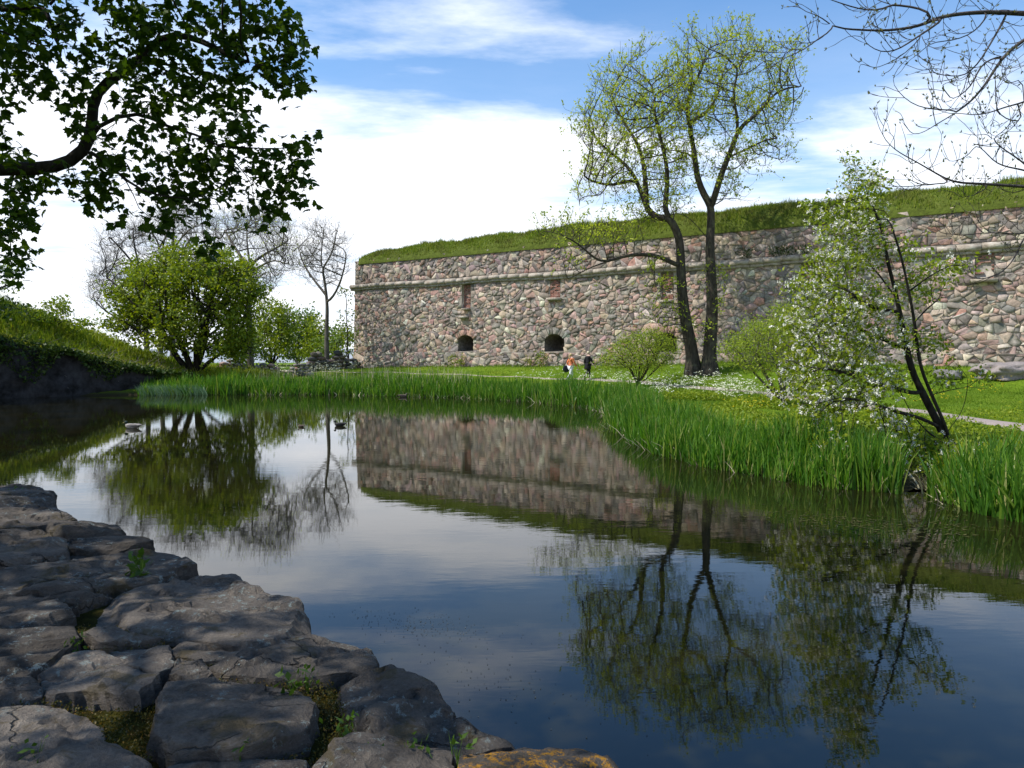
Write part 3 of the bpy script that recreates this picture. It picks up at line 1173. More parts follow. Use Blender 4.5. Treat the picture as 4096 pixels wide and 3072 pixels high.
for k in range(5):
    face_rect(UN[k] - 0.42, UN[k] + 0.42, 5.5, niche_bottom(k), -0.008)
    face_rect(UN[k] - 0.42, UN[k] + 0.42, 7.44, 7.95, -0.008)
face_rect(0, WLEN, 7.9, 9.85, -0.068)
# body behind
v = np.concatenate([wpt(np.array([0, WLEN]), np.array([-0.5, -0.5]), 0.11), wpt(np.array([0, WLEN]), np.array([9.85, 9.85]), -0.09),
                    wpt(np.array([0.6, WLEN]), np.array([9.85, 9.85]), -5), wpt(np.array([0.6, WLEN]), np.array([-0.5, -0.5]), -5)])
core.add(v, [[2, 3, 5, 4], [4, 5, 7, 6], [0, 2, 4, 6], [1, 7, 5, 3]])
link('core', core.mesh('core', M['mortar']), fort)

# brick niches
bx = bmesh.new(); bmesh.ops.create_cube(bx, size=1.0)
bmesh.ops.bevel(bx, geom=bx.edges[:], offset=0.06, segments=1, affect='EDGES')
brick_me = bpy.data.meshes.new('brick'); bx.to_mesh(brick_me); bx.free(); brick_me.materials.append(M['brick'])
wall_rot = math.atan2(WD[1], WD[0])
for k in range(5):
    c_, zb = UN[k], niche_bottom(k)
    dep = (0.36, 0.14, 0.22, 0.3, 0.16)[k]
    nb_ = Bag()
    u0, u1 = c_ - 0.42, c_ + 0.42
    q8 = np.concatenate([wpt(np.array([u0, u1, u1, u0]), np.array([zb, zb, 7.44, 7.44]), o_) for o_ in (0.012, -dep)])
    nb_.add(q8, [[0, 1, 5, 4], [1, 2, 6, 5], [2, 3, 7, 6], [3, 0, 4, 7], [4, 5, 6, 7]])
    ni = link('brick_niche', nb_.mesh('brick_niche', M['mortar']), fort)
    ni.location = (0, 0, 0)
    rows = int((7.4 - zb) / 0.095)
    for r_ in range(rows):
        nbk = 3
        for b_ in range(nbk + (r_ % 2)):
            if rg.uniform() < (.12, .2, .3, .5, .72)[k]: continue
            uu = u0 + 0.14 + (b_ - 0.5 * (r_ % 2)) * 0.28
            wd_ = 0.26
            if r_ % 2 and b_ == 0: uu, wd_ = u0 + 0.065, 0.12
            if r_ % 2 and b_ == nbk: uu, wd_ = u1 - 0.065, 0.12
            o = bpy.data.objects.new('brick', brick_me)
            COL.objects.link(o)
            o.parent = ni
            o.matrix_parent_inverse = Matrix.Translation(-Vector(fort.location))
            pp = wpt(uu, zb + 0.055 + r_ * 0.095, -dep + rg.uniform(0.02, 0.075))
            o.matrix_parent_inverse = Matrix()
            o.location = pp
            o.rotation_euler = (0, 0, wall_rot + rg.normal(0, 0.03))
            o.scale = (wd_, 0.12, 0.078)
    # projecting sill stone(s)
    hw_, pj = ((0.30, 0.42), (0.55, 0.36), (0.42, 0.2), (0.45, 0.3), (0.60, 0.5))[k]
    for s_ in range(2 if k in (0,) else 1):
        zz_ = zb - 0.09 - s_ * 0.62
        hw2 = hw_ * (1.0 if s_ == 0 else 1.35)
        cu = c_ + (0.1 if s_ == 0 and k == 0 else -0.12 if k == 0 else 0)
        vv = np.concatenate([wpt(np.array([cu - hw2, cu + hw2, cu + hw2, cu - hw2]), np.full(4, zq), np.array([o0, o0, -0.2, -0.2])) for zq, o0 in ((zz_ - 0.09, pj * 0.85), (zz_ + 0.08, pj))])
        vv = vv + rg.normal(size=vv.shape) * 0.015
        sb = Bag(); sb.add(vv, [[0, 1, 5, 4], [4, 5, 6, 7], [1, 2, 6, 5], [3, 0, 4, 7], [0, 3, 2, 1], [2, 3, 7, 6]])
        link('sill', sb.mesh('sill', M['cordon']), fort)

# cordon: rounded course stones on a flat band
u = -0.35
while u < WLEN:
    ln = rg.uniform(0.5, 1.35)
    zc_ = Z_CORD + 0.05 * math.sin(u * 0.55) + rg.normal(0, 0.012)
    rr = 0.185 + rg.normal(0, 0.006)
    an = np.linspace(rad(-115), rad(115), 9)
    us = np.array([u + 0.012, u + ln - 0.012])
    vv = []
    for uu in us:
        vv.append(wpt(np.full(9, uu), zc_ + rr * np.sin(an), 0.10 + rr * np.cos(an) * 1.15))
    vv = np.concatenate(vv)
    i = np.arange(8)
    sb = Bag()
    vv = np.concatenate([vv, wpt(us, np.full(2, zc_), 0.1)])
    sb.add(vv, np.stack([i, i + 9, i + 10, i + 1], -1), np.concatenate([np.stack([i, i + 1, 0 * i + 18], -1), np.stack([i + 10, i + 9, 0 * i + 19], -1)]))
    link('cordon_stone', sb.mesh('cordon_stone', M['cordon']), fort)
    b = Bag()
    zb0, zb1 = zc_ - rr - 0.14, zc_ - rr + 0.015
    q8 = np.concatenate([wpt(np.array([u, u + ln - 0.01, u + ln - 0.01, u]), np.full(4, zq), np.array([0.16, 0.16, -0.15, -0.15])) for zq in (zb0, zb1)])
    b.add(q8, [[0, 1, 5, 4], [4, 5, 6, 7], [1, 2, 6, 5], [3, 0, 4, 7], [0, 3, 2, 1]])
    link('cordon_band', b.mesh('cordon_band', M['cordon']), fort)
    u += ln

# turf on the rampart
def turf_z(u, b):
    crest = np.interp(u, [0, 3, 20, 40, 60], [10.8, 11.1, 11.5, 11.45, 11.4])
    lip = Z_TOP - 0.02 + 0.14 * np.sin(u * 1.7) * np.sin(u * 0.61 + 1) + .07 * np.sin(u * 5.3) * np.sin(u * 3.1)
    end = sst(u, 0.2, 1.3)
    return lip + (crest - lip) * (.72 * sst(b, -0.45, 1.1) + .28 * sst(b, .5, 3.5)) * (0.85 + 0.15 * end) + 0.10 * np.sin(u * 0.9 + b) * sst(b, 0.3, 2)


us = np.arange(0.45, WLEN + 2, 0.4); bs = np.array([-0.06, 0.0, 0.15, 0.4, 0.7, 1.1, 1.6, 2.2, 3.0, 4.0, 6.0, 9.0, 14, 25])
UU, BB = np.meshgrid(us, bs, indexing='ij')
TZ = turf_z(UU, BB)
TZ[:, 0] = Z_TOP - 0.25
TZ[:, -1] = 6
TX = WA[0] + WD[0] * UU - WN[0] * BB
TY = WA[1] + WD[1] * UU - WN[1] * BB
m = len(bs)
i = (np.arange(len(us) - 1)[:, None] * m + np.arange(m - 1)[None]).ravel()
k = NT('rampart_soil')
n_ = k.noise(3, 6, 0.7, k.pos())
M['turf'] = k.pbr(k.ramp(n_, [(0.3, (0.06, 0.075, 0.015)), (0.6, (0.10, 0.13, 0.02)), (0.8, (0.15, 0.12, 0.06))]), 0.95, 0.1, k.bump(n_, 1, 0.1))
endv = np.stack([TX[0], TY[0], np.full(m, 9.6)], -1)
vv = np.concatenate([np.stack([TX, TY, TZ], -1).reshape(-1, 3), endv])
nn_ = len(us) * m
ie = np.arange(m - 1)
qq = np.concatenate([np.stack([i, i + m, i + m + 1, i + 1], -1), np.stack([ie, ie + 1, nn_ + ie + 1, nn_ + ie], -1)])
link('rampart_turf', mesh_np('rampart_turf', vv, qq, None, M['turf'], True))['kind'] = 'structure'
rg = np.random.default_rng(21)
n = 70000
gu = rg.uniform(0.5, WLEN, n); gb = rg.uniform(-0.05, 4.4, n) ** 1.0
cl = np.sin(gu * 2.1 + 3 * np.sin(gb * 1.3)) * 0.5 + 0.5
hh = rg.uniform(0.12, 0.38, n) * (0.6 + 0.6 * cl)
hh[gb < 0.25] *= 0.7
tall = np.array([mnoise.noise(Vector((a * 1.3, b_ * 1.3, 6.2))) for a, b_ in zip(gu, gb)])
hh *= 1 + 1.5 * np.clip(tall - .12, 0, .5)
P = np.stack([WA[0] + WD[0] * gu - WN[0] * gb, WA[1] + WD[1] * gu - WN[1] * gb, turf_z(gu, gb) - 0.04], -1)
v, q, t = blades(P, hh, 0.045, rg.uniform(0.1, 0.7, n), rg, 2)
tag(link('rampart_grass', mesh_np('rampart_grass', v, q, t, M['rampart_grass'])), 'long wind-blown grass on top of the fortress wall', 'grass', kind='stuff')

# ------------------------------------------------------------------ left bank masonry and mound undergrowth
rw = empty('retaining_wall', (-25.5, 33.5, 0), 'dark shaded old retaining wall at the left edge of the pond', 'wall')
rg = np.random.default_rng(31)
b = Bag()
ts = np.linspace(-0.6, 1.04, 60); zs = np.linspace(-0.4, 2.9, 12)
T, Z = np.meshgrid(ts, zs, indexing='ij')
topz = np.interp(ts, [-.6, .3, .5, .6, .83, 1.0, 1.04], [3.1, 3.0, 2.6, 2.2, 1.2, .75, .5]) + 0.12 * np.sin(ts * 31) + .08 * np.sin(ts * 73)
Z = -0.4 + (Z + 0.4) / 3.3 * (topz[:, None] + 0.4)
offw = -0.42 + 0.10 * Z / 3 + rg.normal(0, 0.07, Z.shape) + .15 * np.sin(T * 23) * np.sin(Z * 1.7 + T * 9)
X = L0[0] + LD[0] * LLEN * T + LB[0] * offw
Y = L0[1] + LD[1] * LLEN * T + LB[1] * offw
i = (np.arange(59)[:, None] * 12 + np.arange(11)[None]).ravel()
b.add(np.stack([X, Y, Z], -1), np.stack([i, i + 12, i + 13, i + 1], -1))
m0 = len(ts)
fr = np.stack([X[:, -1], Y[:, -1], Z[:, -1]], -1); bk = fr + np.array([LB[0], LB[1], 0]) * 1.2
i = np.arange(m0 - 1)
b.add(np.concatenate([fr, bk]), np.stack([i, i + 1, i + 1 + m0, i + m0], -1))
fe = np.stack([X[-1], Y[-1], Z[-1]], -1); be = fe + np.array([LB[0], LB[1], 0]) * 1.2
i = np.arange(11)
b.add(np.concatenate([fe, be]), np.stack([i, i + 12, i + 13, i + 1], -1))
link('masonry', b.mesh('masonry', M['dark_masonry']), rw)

# creepers hanging over the dark face
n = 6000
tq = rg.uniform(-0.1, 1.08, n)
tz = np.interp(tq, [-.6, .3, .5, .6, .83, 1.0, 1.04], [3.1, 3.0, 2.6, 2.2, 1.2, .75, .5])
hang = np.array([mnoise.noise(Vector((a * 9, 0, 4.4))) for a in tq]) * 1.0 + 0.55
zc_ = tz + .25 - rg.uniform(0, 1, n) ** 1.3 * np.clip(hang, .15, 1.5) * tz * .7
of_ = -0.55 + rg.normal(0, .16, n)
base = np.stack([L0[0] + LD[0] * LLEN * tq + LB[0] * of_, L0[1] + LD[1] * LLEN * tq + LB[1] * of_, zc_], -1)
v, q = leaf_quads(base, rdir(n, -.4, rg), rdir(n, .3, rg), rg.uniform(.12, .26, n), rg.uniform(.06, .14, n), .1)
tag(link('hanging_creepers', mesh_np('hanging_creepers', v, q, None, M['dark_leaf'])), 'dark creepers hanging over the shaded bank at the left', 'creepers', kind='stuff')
# undergrowth on the mound slope
n = 60000
tq = rg.uniform(-0.3, 1.32, n); qq_ = rg.uniform(0.0, 11, n)
x = L0[0] + LD[0] * LLEN * tq + LB[0] * qq_; y = L0[1] + LD[1] * LLEN * tq + LB[1] * qq_
z = H(x, y)
cl = np.array([mnoise.noise(Vector((a * 0.55, b_ * 0.55, 3.3))) for a, b_ in zip(x, y)])
hgt = np.clip(0.10 + cl * 0.75, 0.03, 0.75)
base = np.stack([x, y, z + hgt * rg.uniform(0, 1, n) ** 0.6], -1)
v, q = leaf_quads(base, rdir(n, 0.2, rg), rdir(n, 0.5, rg) + np.array([-.45, -.1, .2]), rg.uniform(0.10, 0.24, n), rg.uniform(0.06, 0.13, n), 0.1)
tag(link('slope_undergrowth', mesh_np('slope_undergrowth', v, q, None, M['slope_leaf'])), 'leafy undergrowth covering the sunlit grassy mound', 'undergrowth', kind='stuff')
n = 16000
tq = rg.uniform(-0.3, 1.4, n); qq_ = rg.uniform(0.8, 11, n)
x = L0[0] + LD[0] * LLEN * tq + LB[0] * qq_; y = L0[1] + LD[1] * LLEN * tq + LB[1] * qq_
v, q, t = blades(np.stack([x, y, H(x, y)], -1), rg.uniform(0.3, 0.8, n), 0.05, rg.uniform(0.2, 0.9, n), rg, 2)
tag(link('mound_grass', mesh_np('mound_grass', v, q, t, M['weed'])), 'tall grass on the crest and slope of the left mound', 'grass', kind='stuff')
# dry brushwood lying at the foot of the slope
n = 650
tq = rg.normal(.82, .13, n); qq_ = np.abs(rg.normal(0.6, .9, n)) + .1
x = L0[0] + LD[0] * LLEN * tq + LB[0] * qq_; y = L0[1] + LD[1] * LLEN * tq + LB[1] * qq_
base = np.stack([x, y, H(x, y) + rg.uniform(0.02, 0.5, n)], -1)
d = np.stack([rg.normal(.4, .8, n), rg.normal(0, .8, n), rg.normal(0.1, .45, n)], -1)
v, q = leaf_quads(base, d, rdir(n, 0.3, rg), rg.uniform(0.3, 1.1, n), rg.uniform(0.012, 0.03, n))
tag(link('brushwood', mesh_np('brushwood', v, q, None, M['twig'])), 'pale dry brushwood heaped at the foot of the mound', 'brushwood', kind='stuff')

# low ruined stone walls behind the reeds
def rough_stone(c_, s, rg, rot=None, sub=2):
    bm = bmesh.new()
    bmesh.ops.create_icosphere(bm, subdivisions=sub, radius=1.0)
    sd_ = rg.uniform(0, 100)
    for v_ in bm.verts:
        p = v_.co
        w = max(abs(p.x), abs(p.y), abs(p.z))
        p2 = p / w
        p = p * 0.45 + p2 * 0.55
        nn = mnoise.noise(Vector((p.x * 1.6 + sd_, p.y * 1.6, p.z * 1.6)))
        nn2 = mnoise.fractal(Vector((p.x * 2.5 + sd_, p.y * 2.5, p.z * 4)), .9, 2.1, 4) if sub > 2 else 0
        k2 = 1 + 0.28 * nn + .05 * nn2
        if sub > 2: k2 = round(k2 * 9) / 9 * .6 + k2 * .4
        v_.co = Vector((p.x * s[0], p.y * s[1], p.z * s[2])) * k2
    a = rot if rot is not None else rg.uniform(0, 3.1)
    ca, sa = math.cos(a), math.sin(a)
    v = np.array([(q.co.x * ca - q.co.y * sa, q.co.x * sa + q.co.y * ca, q.co.z) for q in bm.verts]) + np.asarray(c_)
    t = np.array([[w.index for w in f.verts] for f in bm.faces])
    bm.free()
    return v, t


def ruin(name, pts_px, D, hgt, label, col_scale, rg, size=0.36):
    p0, p1 = at(pts_px[0], 1480, D[0]), at(pts_px[1], 1480, D[1])
    g0 = H(p0[:1], p0[1:2])[0]
    root = empty(name, (p0[0], p0[1], g0), label, 'wall')
    L_ = np.linalg.norm((p1 - p0)[:2])
    wdir = (p1 - p0) / L_
    rot = math.atan2(wdir[1], wdir[0])
    z_ = 0.0
    while z_ < hgt:
        u = rg.uniform(-0.2, 0)
        hs = rg.uniform(0.8, 1.2) * size * 0.62
        while u < L_:
            l_ = rg.uniform(0.7, 1.6) * size
            if z_ < hgt * (0.55 + 0.55 * math.sin(u * 1.3 + 1) ** 2):
                c_ = p0 + wdir * (u + l_ / 2)
                c_[2] = H(c_[:1], c_[1:2])[0] + z_ + hs * 0.4
                v, t = rough_stone(c_, (l_ * 0.56, 0.3, hs * 0.62), rg, rot + rg.normal(0, .08), 1)
                col = PAL[rg.choice(len(PAL), p=PW)] * col_scale * rg.uniform(.7, 1.2)
                link('stone', mesh_np('stone', v, None, t, M['wall_stone'], False, np.broadcast_to(col, v.shape)), root)
            u += l_
        z_ += hs


rg = np.random.default_rng(41)
ruin('ruined_wall', (880, 1230), (47, 50), 0.75, 'low tumbled stone wall between the round tree and the corner of the fortress wall', 1.0, rg)
ruin('dry_stone_wall', (1235, 1425), (56, 60), 1.3, 'dark dry stone wall joining the left corner of the fortress wall', 0.5, rg, 0.55)

# boulder at the right edge
p = at(4020, 1530, 33.5)
rg = np.random.default_rng(43)
gz = H(p[:1], p[1:2])[0]
v, t = rough_stone((0, 0, 0.25), (1.75, 0.9, 0.42), rg, 0.35, 4)
bo = link('boulder', mesh_np('boulder', v, None, t, M['wall_stone'], False, np.broadcast_to([.27, .235, .22], v.shape)), None, (p[0] + 0.4, p[1], gz))
tag(bo, 'big smooth grey-pink granite boulder on the grass before the wall', 'boulder')
v, t = rough_stone((0, 0, 0.12), (0.8, 0.6, 0.25), rg, 1.0, 3)
p2 = at(3790, 1528, 34.5)
tag(link('boulder', mesh_np('boulder', v, None, t, M['wall_stone'], False, np.broadcast_to([.2, .19, .18], v.shape)), None, (p2[0], p2[1], H(p2[:1], p2[1:2])[0])),
    'small low grey boulder left of the big granite boulder', 'boulder')

# ------------------------------------------------------------------ near stone embankment
def emb_z(x, y):
    e = -(x * 0.68 + (y - 3.4) * 0.74)       # distance inland from the edge line
    return 0.60 + 0.055 * np.clip(e, -0.5, 6)


def px_on_emb(poly):
    P = np.array(poly, float)
    p = onz(P[:, 0], P[:, 1], np.full(len(P), 0.65))
    for _ in range(4):
        p = onz(P[:, 0], P[:, 1], emb_z(p[:, 0], p[:, 1]))
    return p


emb = empty('stone_embankment', (-1.5, 3.2, 0), 'shaded embankment of big rough granite blocks along the near bank', 'embankment')
ROCKS = [
    ([(-260, 1935), (0, 1940), (110, 1948), (190, 1970), (226, 2012), (230, 2050), (100, 2056), (-260, 2050)], .045),
    ([(-260, 2052), (0, 2050), (160, 2045), (270, 2050), (306, 2082), (230, 2096), (100, 2112), (-260, 2112)], .07),
    ([(196, 2118), (340, 2102), (470, 2090), (484, 2112), (486, 2158), (300, 2162), (200, 2146)], .05),
    ([(-260, 2118), (0, 2116), (180, 2130), (236, 2165), (150, 2192), (0, 2212), (-260, 2215)], .05),
    ([(258, 2214), (250, 2176), (490, 2160), (596, 2170), (614, 2208), (420, 2232)], .04),
    ([(266, 2205), (345, 2165), (392, 2236), (300, 2244)], .06),
    ([(-260, 2222), (0, 2218), (262, 2202), (268, 2242), (100, 2272), (-260, 2275)], .075),
    ([(-260, 2290), (0, 2288), (380, 2242), (620, 2206), (700, 2236), (784, 2288), (700, 2312), (520, 2350), (200, 2398), (-260, 2405)], .06),
    ([(312, 2448), (520, 2362), (790, 2288), (870, 2275), (930, 2305), (1000, 2365), (1100, 2388), (1190, 2390), (1232, 2440), (1257, 2530), (1150, 2546), (1010, 2582), (800, 2562), (650, 2548), (420, 2505)], .065),
    ([(690, 2596), (740, 2566), (985, 2590), (1060, 2592), (960, 2632), (820, 2650), (700, 2630)], .06),
    ([(830, 2690), (960, 2642), (1250, 2542), (1390, 2568), (1482, 2600), (1508, 2692), (1350, 2712), (1100, 2722), (900, 2714)], .065),
    ([(1360, 2738), (1480, 2708), (1590, 2670), (1700, 2720), (1762, 2782), (1900, 2900), (2072, 2970), (1900, 3002), (1720, 3004), (1500, 2956), (1390, 2850)], .05),
    ([(1850, 3020), (2100, 2976), (2250, 2982), (2435, 3072), (2560, 3190), (2300, 3260), (1830, 3150)], .06),
    ([(150, 2700), (330, 2592), (500, 2662), (640, 2742), (560, 2812), (350, 2782), (200, 2792)], .085),
    ([(410, 2584), (672, 2590), (692, 2690), (620, 2716), (480, 2660)], .07),
    ([(660, 2772), (950, 2742), (1200, 2782), (1262, 2880), (1200, 2990), (1000, 3040), (700, 3050), (620, 2980)], .05),
    ([(-300, 2862), (0, 2846), (120, 2822), (400, 2902), (412, 2950), (200, 3022), (-300, 3080)], .09),
    ([(-280, 2480), (0, 2476), (232, 2432), (290, 2470), (150, 2534), (-280, 2545)], .065),
    ([(-280, 2566), (0, 2560), (290, 2545), (310, 2590), (180, 2690), (60, 2742), (-280, 2760)], .05),
    ([(-300, 2780), (0, 2768), (130, 2716), (170, 2790), (60, 2822), (-300, 2840)], .08),
    ([(1400, 2972), (1560, 2985), (1800, 3016), (1800, 3160), (1500, 3230), (1240, 3130)], .09),
    ([(-200, 3120), (260, 3046), (450, 3026), (600, 3090), (520, 3230), (-200, 3300)], .085),
    ([(640, 3072), (1000, 3054), (1220, 3060), (1220, 3250), (640, 3260)], .055),
    ([(-260, 2420), (0, 2414), (300, 2402), (500, 2366), (300, 2436), (100, 2452), (-260, 2468)], .045),
    ([(700, 2670), (800, 2662), (850, 2730), (740, 2756), (680, 2720)], .05),
    ([(320, 2560), (420, 2530), (640, 2562), (560, 2580), (400, 2578)], .06),
]
rg = np.random.default_rng(51)


def resample(poly, step):
    outp = []
    n = len(poly)
    for i in range(n):
        a, b_ = poly[i], poly[(i + 1) % n]
        m = max(1, int(np.linalg.norm(b_ - a) / step))
        for j in range(m):
            outp.append(a + (b_ - a) * j / m)
    return np.array(outp)


for ri_, (poly, shade) in enumerate(ROCKS):
    P = px_on_emb(poly)
    P2 = P[:, :2]
    ar = np.sum(P2[:, 0] * np.roll(P2[:, 1], -1) - P2[:, 1] * np.roll(P2[:, 0], -1))
    if ar < 0: P2 = P2[::-1]
    step = 0.032
    ctr_ = P2.mean(0)
    P2 = P2 + unit(P2 - ctr_) * 0.004
    B = resample(P2, step)
    jb = np.array([[mnoise.noise(Vector((p_[0] * 5, p_[1] * 5, 1.0 + ri_))), mnoise.noise(Vector((p_[0] * 5, p_[1] * 5, 7.0 + ri_)))] for p_ in B])
    B = B + jb * 0.016 + rg.normal(0, 0.004, B.shape)
    x0, y0 = B.min(0); x1, y1 = B.max(0)
    gx_, gy_ = np.meshgrid(np.arange(x0, x1, step), np.arange(y0, y1, step))
    G = np.stack([gx_.ravel(), gy_.ravel()], -1) + rg.uniform(-0.014, 0.014, (gx_.size, 2))

    def sdist(Q):
        best = np.full(len(Q), 1e9); ins = np.zeros(len(Q), bool)
        m = len(B)
        for i in range(m):
            a, e = B[i], B[(i + 1) % m] - B[i]
            w = Q - a
            t_ = np.clip((w @ e) / max(e @ e, 1e-12), 0, 1)
            best = np.minimum(best, np.hypot(*(w - t_[:, None] * e).T))
            cc = (a[1] <= Q[:, 1]) != (a[1] + e[1] <= Q[:, 1])
            if abs(e[1]) > 1e-12:
                ins ^= cc & (Q[:, 0] < a[0] + (Q[:, 1] - a[1]) * e[0] / e[1])
        return np.where(ins, best, -best)
    dG = sdist(G)
    G = G[dG > step * 0.55]; dG = dG[dG > step * 0.55]
    pts = [Vector(p_) for p_ in B] + [Vector(p_) for p_ in G]
    nbnd = len(B)
    vo, eo, fo, *_ = mgeo.delaunay_2d_cdt(pts, [(i, (i + 1) % nbnd) for i in range(nbnd)], [], 1, 1e-5)
    V2 = np.array([tuple(p_) for p_ in vo])
    dv = np.maximum(sdist(V2), 0)
    sd_ = ri_ * 7.31
    tilt = rg.normal(0, 0.075, 2)
    cen = V2.mean(0)
    th = 0.55 + rg.normal(0, .25)
    lay = rg.uniform(.035, .06)
    zn = (V2 - cen) @ tilt
    for j, p_ in enumerate(V2):
        a_ = p_[0] * math.cos(th) + p_[1] * math.sin(th); b_ = -p_[0] * math.sin(th) + p_[1] * math.cos(th)
        zn[j] += 0.062 * mnoise.fractal(Vector((a_ * 1.5 + sd_, b_ * 3.4, sd_)), 1.0, 2.2, 4)
        zn[j] += 0.012 * mnoise.noise(Vector((a_ * 9 + sd_, b_ * 22, 2.0)))
    for _p in range(4):                 # knocked-off corners
        an_ = rg.uniform(0, 2 * np.pi); gr_ = rg.uniform(0.35, 0.9)
        s0 = (V2 - cen) @ np.array([math.cos(an_), math.sin(an_)])
        lim = np.quantile(s0, rg.uniform(.80, .97))
        zn = np.minimum(zn, zn.mean() + .05 - gr_ * (s0 - lim))
    tq_ = zn / lay                      # cleavage ledges
    fr_ = tq_ - np.floor(tq_)
    zn = .45 * zn + .55 * lay * (np.floor(tq_) + np.clip((fr_ - .5) * 7 + .5, 0, 1))
    zn = np.clip(zn - np.median(zn), -0.09, 0.07)
    z = emb_z(V2[:, 0], V2[:, 1]) + zn + rg.uniform(-.005, .075)
    z -= 0.010 * np.exp(-dv / 0.008)
    nV = len(V2)
    bidx = list(range(nbnd))
    low = []
    rings = []
    for dz_, ex in ((0.05, 0.012), (0.16, 0.016), (0.34, 0.012), (0.7, -0.03)):
        ct = B.mean(0)
        dd_ = unit(B - ct)
        rr_ = B + dd_ * (ex + rg.normal(0, 0.012, (nbnd, 1)))
        rings.append(np.concatenate([rr_, (z[:nbnd] - dz_)[:, None]], -1))
    VV = np.concatenate([np.concatenate([V2, z[:, None]], -1)] + rings)
    tri = np.array(fo if all(len(f) == 3 for f in fo) else [f[:3] for f in fo])
    qd = []
    prev = np.arange(nbnd)
    for s_ in range(4):
        cur = nV + s_ * nbnd + np.arange(nbnd)
        qd.append(np.stack([prev, cur, np.roll(cur, -1), np.roll(prev, -1)], -1))
        prev = cur
    colr = np.array([1.17, 1.0, .83]) * (.03 + shade) * rg.uniform(0.7, 1.25) * 1.3
    me = mesh_np('stone', VV, np.concatenate(qd), tri, M['rock'], True, np.broadcast_to(colr, VV.shape))
    me.set_sharp_from_angle(angle=rad(26))
    la = me.attributes.new('lichen', 'FLOAT', 'POINT')
    la.data.foreach_set('value', np.full(len(VV), 1.0 if ri_ == 12 else 0.0, np.float32))
    link('stone', me, emb)
# soil and moss between the stones
us = np.arange(-2.8, 10.5, 0.10); vs_ = np.arange(0.08, 5.4, 0.10)
ED = unit(np.array([-0.74, 0.68])); EI = np.array([-0.68, -0.74])
UU, VV_ = np.meshgrid(us, vs_, indexing='ij')
sx = ED[0] * UU + EI[0] * VV_; sy = 3.4 + ED[1] * UU + EI[1] * VV_
us_n, vs_n = UU.shape
sz = emb_z(sx, sy) - 0.06 + 0.03 * np.array([mnoise.noise(Vector((a * 2, b_ * 2, 0))) for a, b_ in zip(sx.ravel(), sy.ravel())]).reshape(sx.shape)
sz[:, 0] = -0.5
sz[:, 1] -= 0.08
i = (np.arange(us_n - 1)[:, None] * vs_n + np.arange(vs_n - 1)[None]).ravel()
link('joint_soil', mesh_np('joint_soil', np.stack([sx, sy, sz], -1), np.stack([i, i + vs_n, i + vs_n + 1, i + 1], -1), None, M['soil'], True), emb)
# moss and small plants in the joints
rg = np.random.default_rng(53)


def emb_points(poly, n):
    P = px_on_emb(poly)
    lo, hi = P[:, :2].min(0), P[:, :2].max(0)
    Q = rg.uniform(lo, hi, (n * 4, 2))
    ins = np.zeros(len(Q), bool)
    for i in range(len(P)):
        a, b_ = P[i, :2], P[(i + 1) % len(P), :2]
        cc = (a[1] <= Q[:, 1]) != (b_[1] <= Q[:, 1])
        with np.errstate(divide='ignore', invalid='ignore'):
            ins ^= cc & (Q[:, 0] < a[0] + (Q[:, 1] - a[1]) * (b_[0] - a[0]) / (b_[1] - a[1]))
    Q = Q[ins][:n]
    return np.concatenate([Q, emb_z(Q[:, 0], Q[:, 1])[:, None]], -1)


# mossy strips (photo pixels)
moss = []
for poly, n in (([(0, 2830), (180, 2780), (420, 2840), (640, 2800), (660, 3000), (430, 3040), (400, 2900), (130, 2830)], 2600),
                ([(330, 2590), (420, 2540), (640, 2560), (700, 2590), (560, 2600)], 500), ([(430, 2500), (690, 2520), (640, 2570), (440, 2530)], 600),
                ([(1230, 2760), (1370, 2740), (1420, 2900), (1480, 2970), (1280, 3000), (1250, 2870)], 1300),
                ([(680, 2720), (900, 2710), (1340, 2720), (1340, 2760), (950, 2745), (680, 2765)], 1400),
                ([(0, 2270), (260, 2245), (500, 2235), (300, 2255), (0, 2290)], 700), ([(700, 2640), (960, 2630), (840, 2690), (720, 2690)], 500),
                ([(100, 2560), (360, 2490), (420, 2520), (300, 2560)], 500), ([(180, 2120), (330, 2100), (470, 2092), (300, 2112)], 250),
                ([(430, 2270), (520, 2255), (540, 2285), (440, 2295)], 220), ([(0, 3020), (420, 2960), (640, 3040), (250, 3045)], 900),
                ([(1000, 3045), (1230, 2995), (1400, 2985), (1240, 3072)], 500)):
    moss.append(emb_points(poly, n))
moss = np.concatenate(moss)
moss[:, 2] += rg.uniform(-0.07, 0.0, len(moss))
v, q = leaf_quads(moss, rdir(len(moss), 0.8, rg), rdir(len(moss), 1.0, rg), rg.uniform(0.006, 0.02, len(moss)), rg.uniform(0.005, 0.011, len(moss)))
link('moss', mesh_np('moss', v, q, None, M['moss_tuft']), emb)['kind'] = 'stuff'

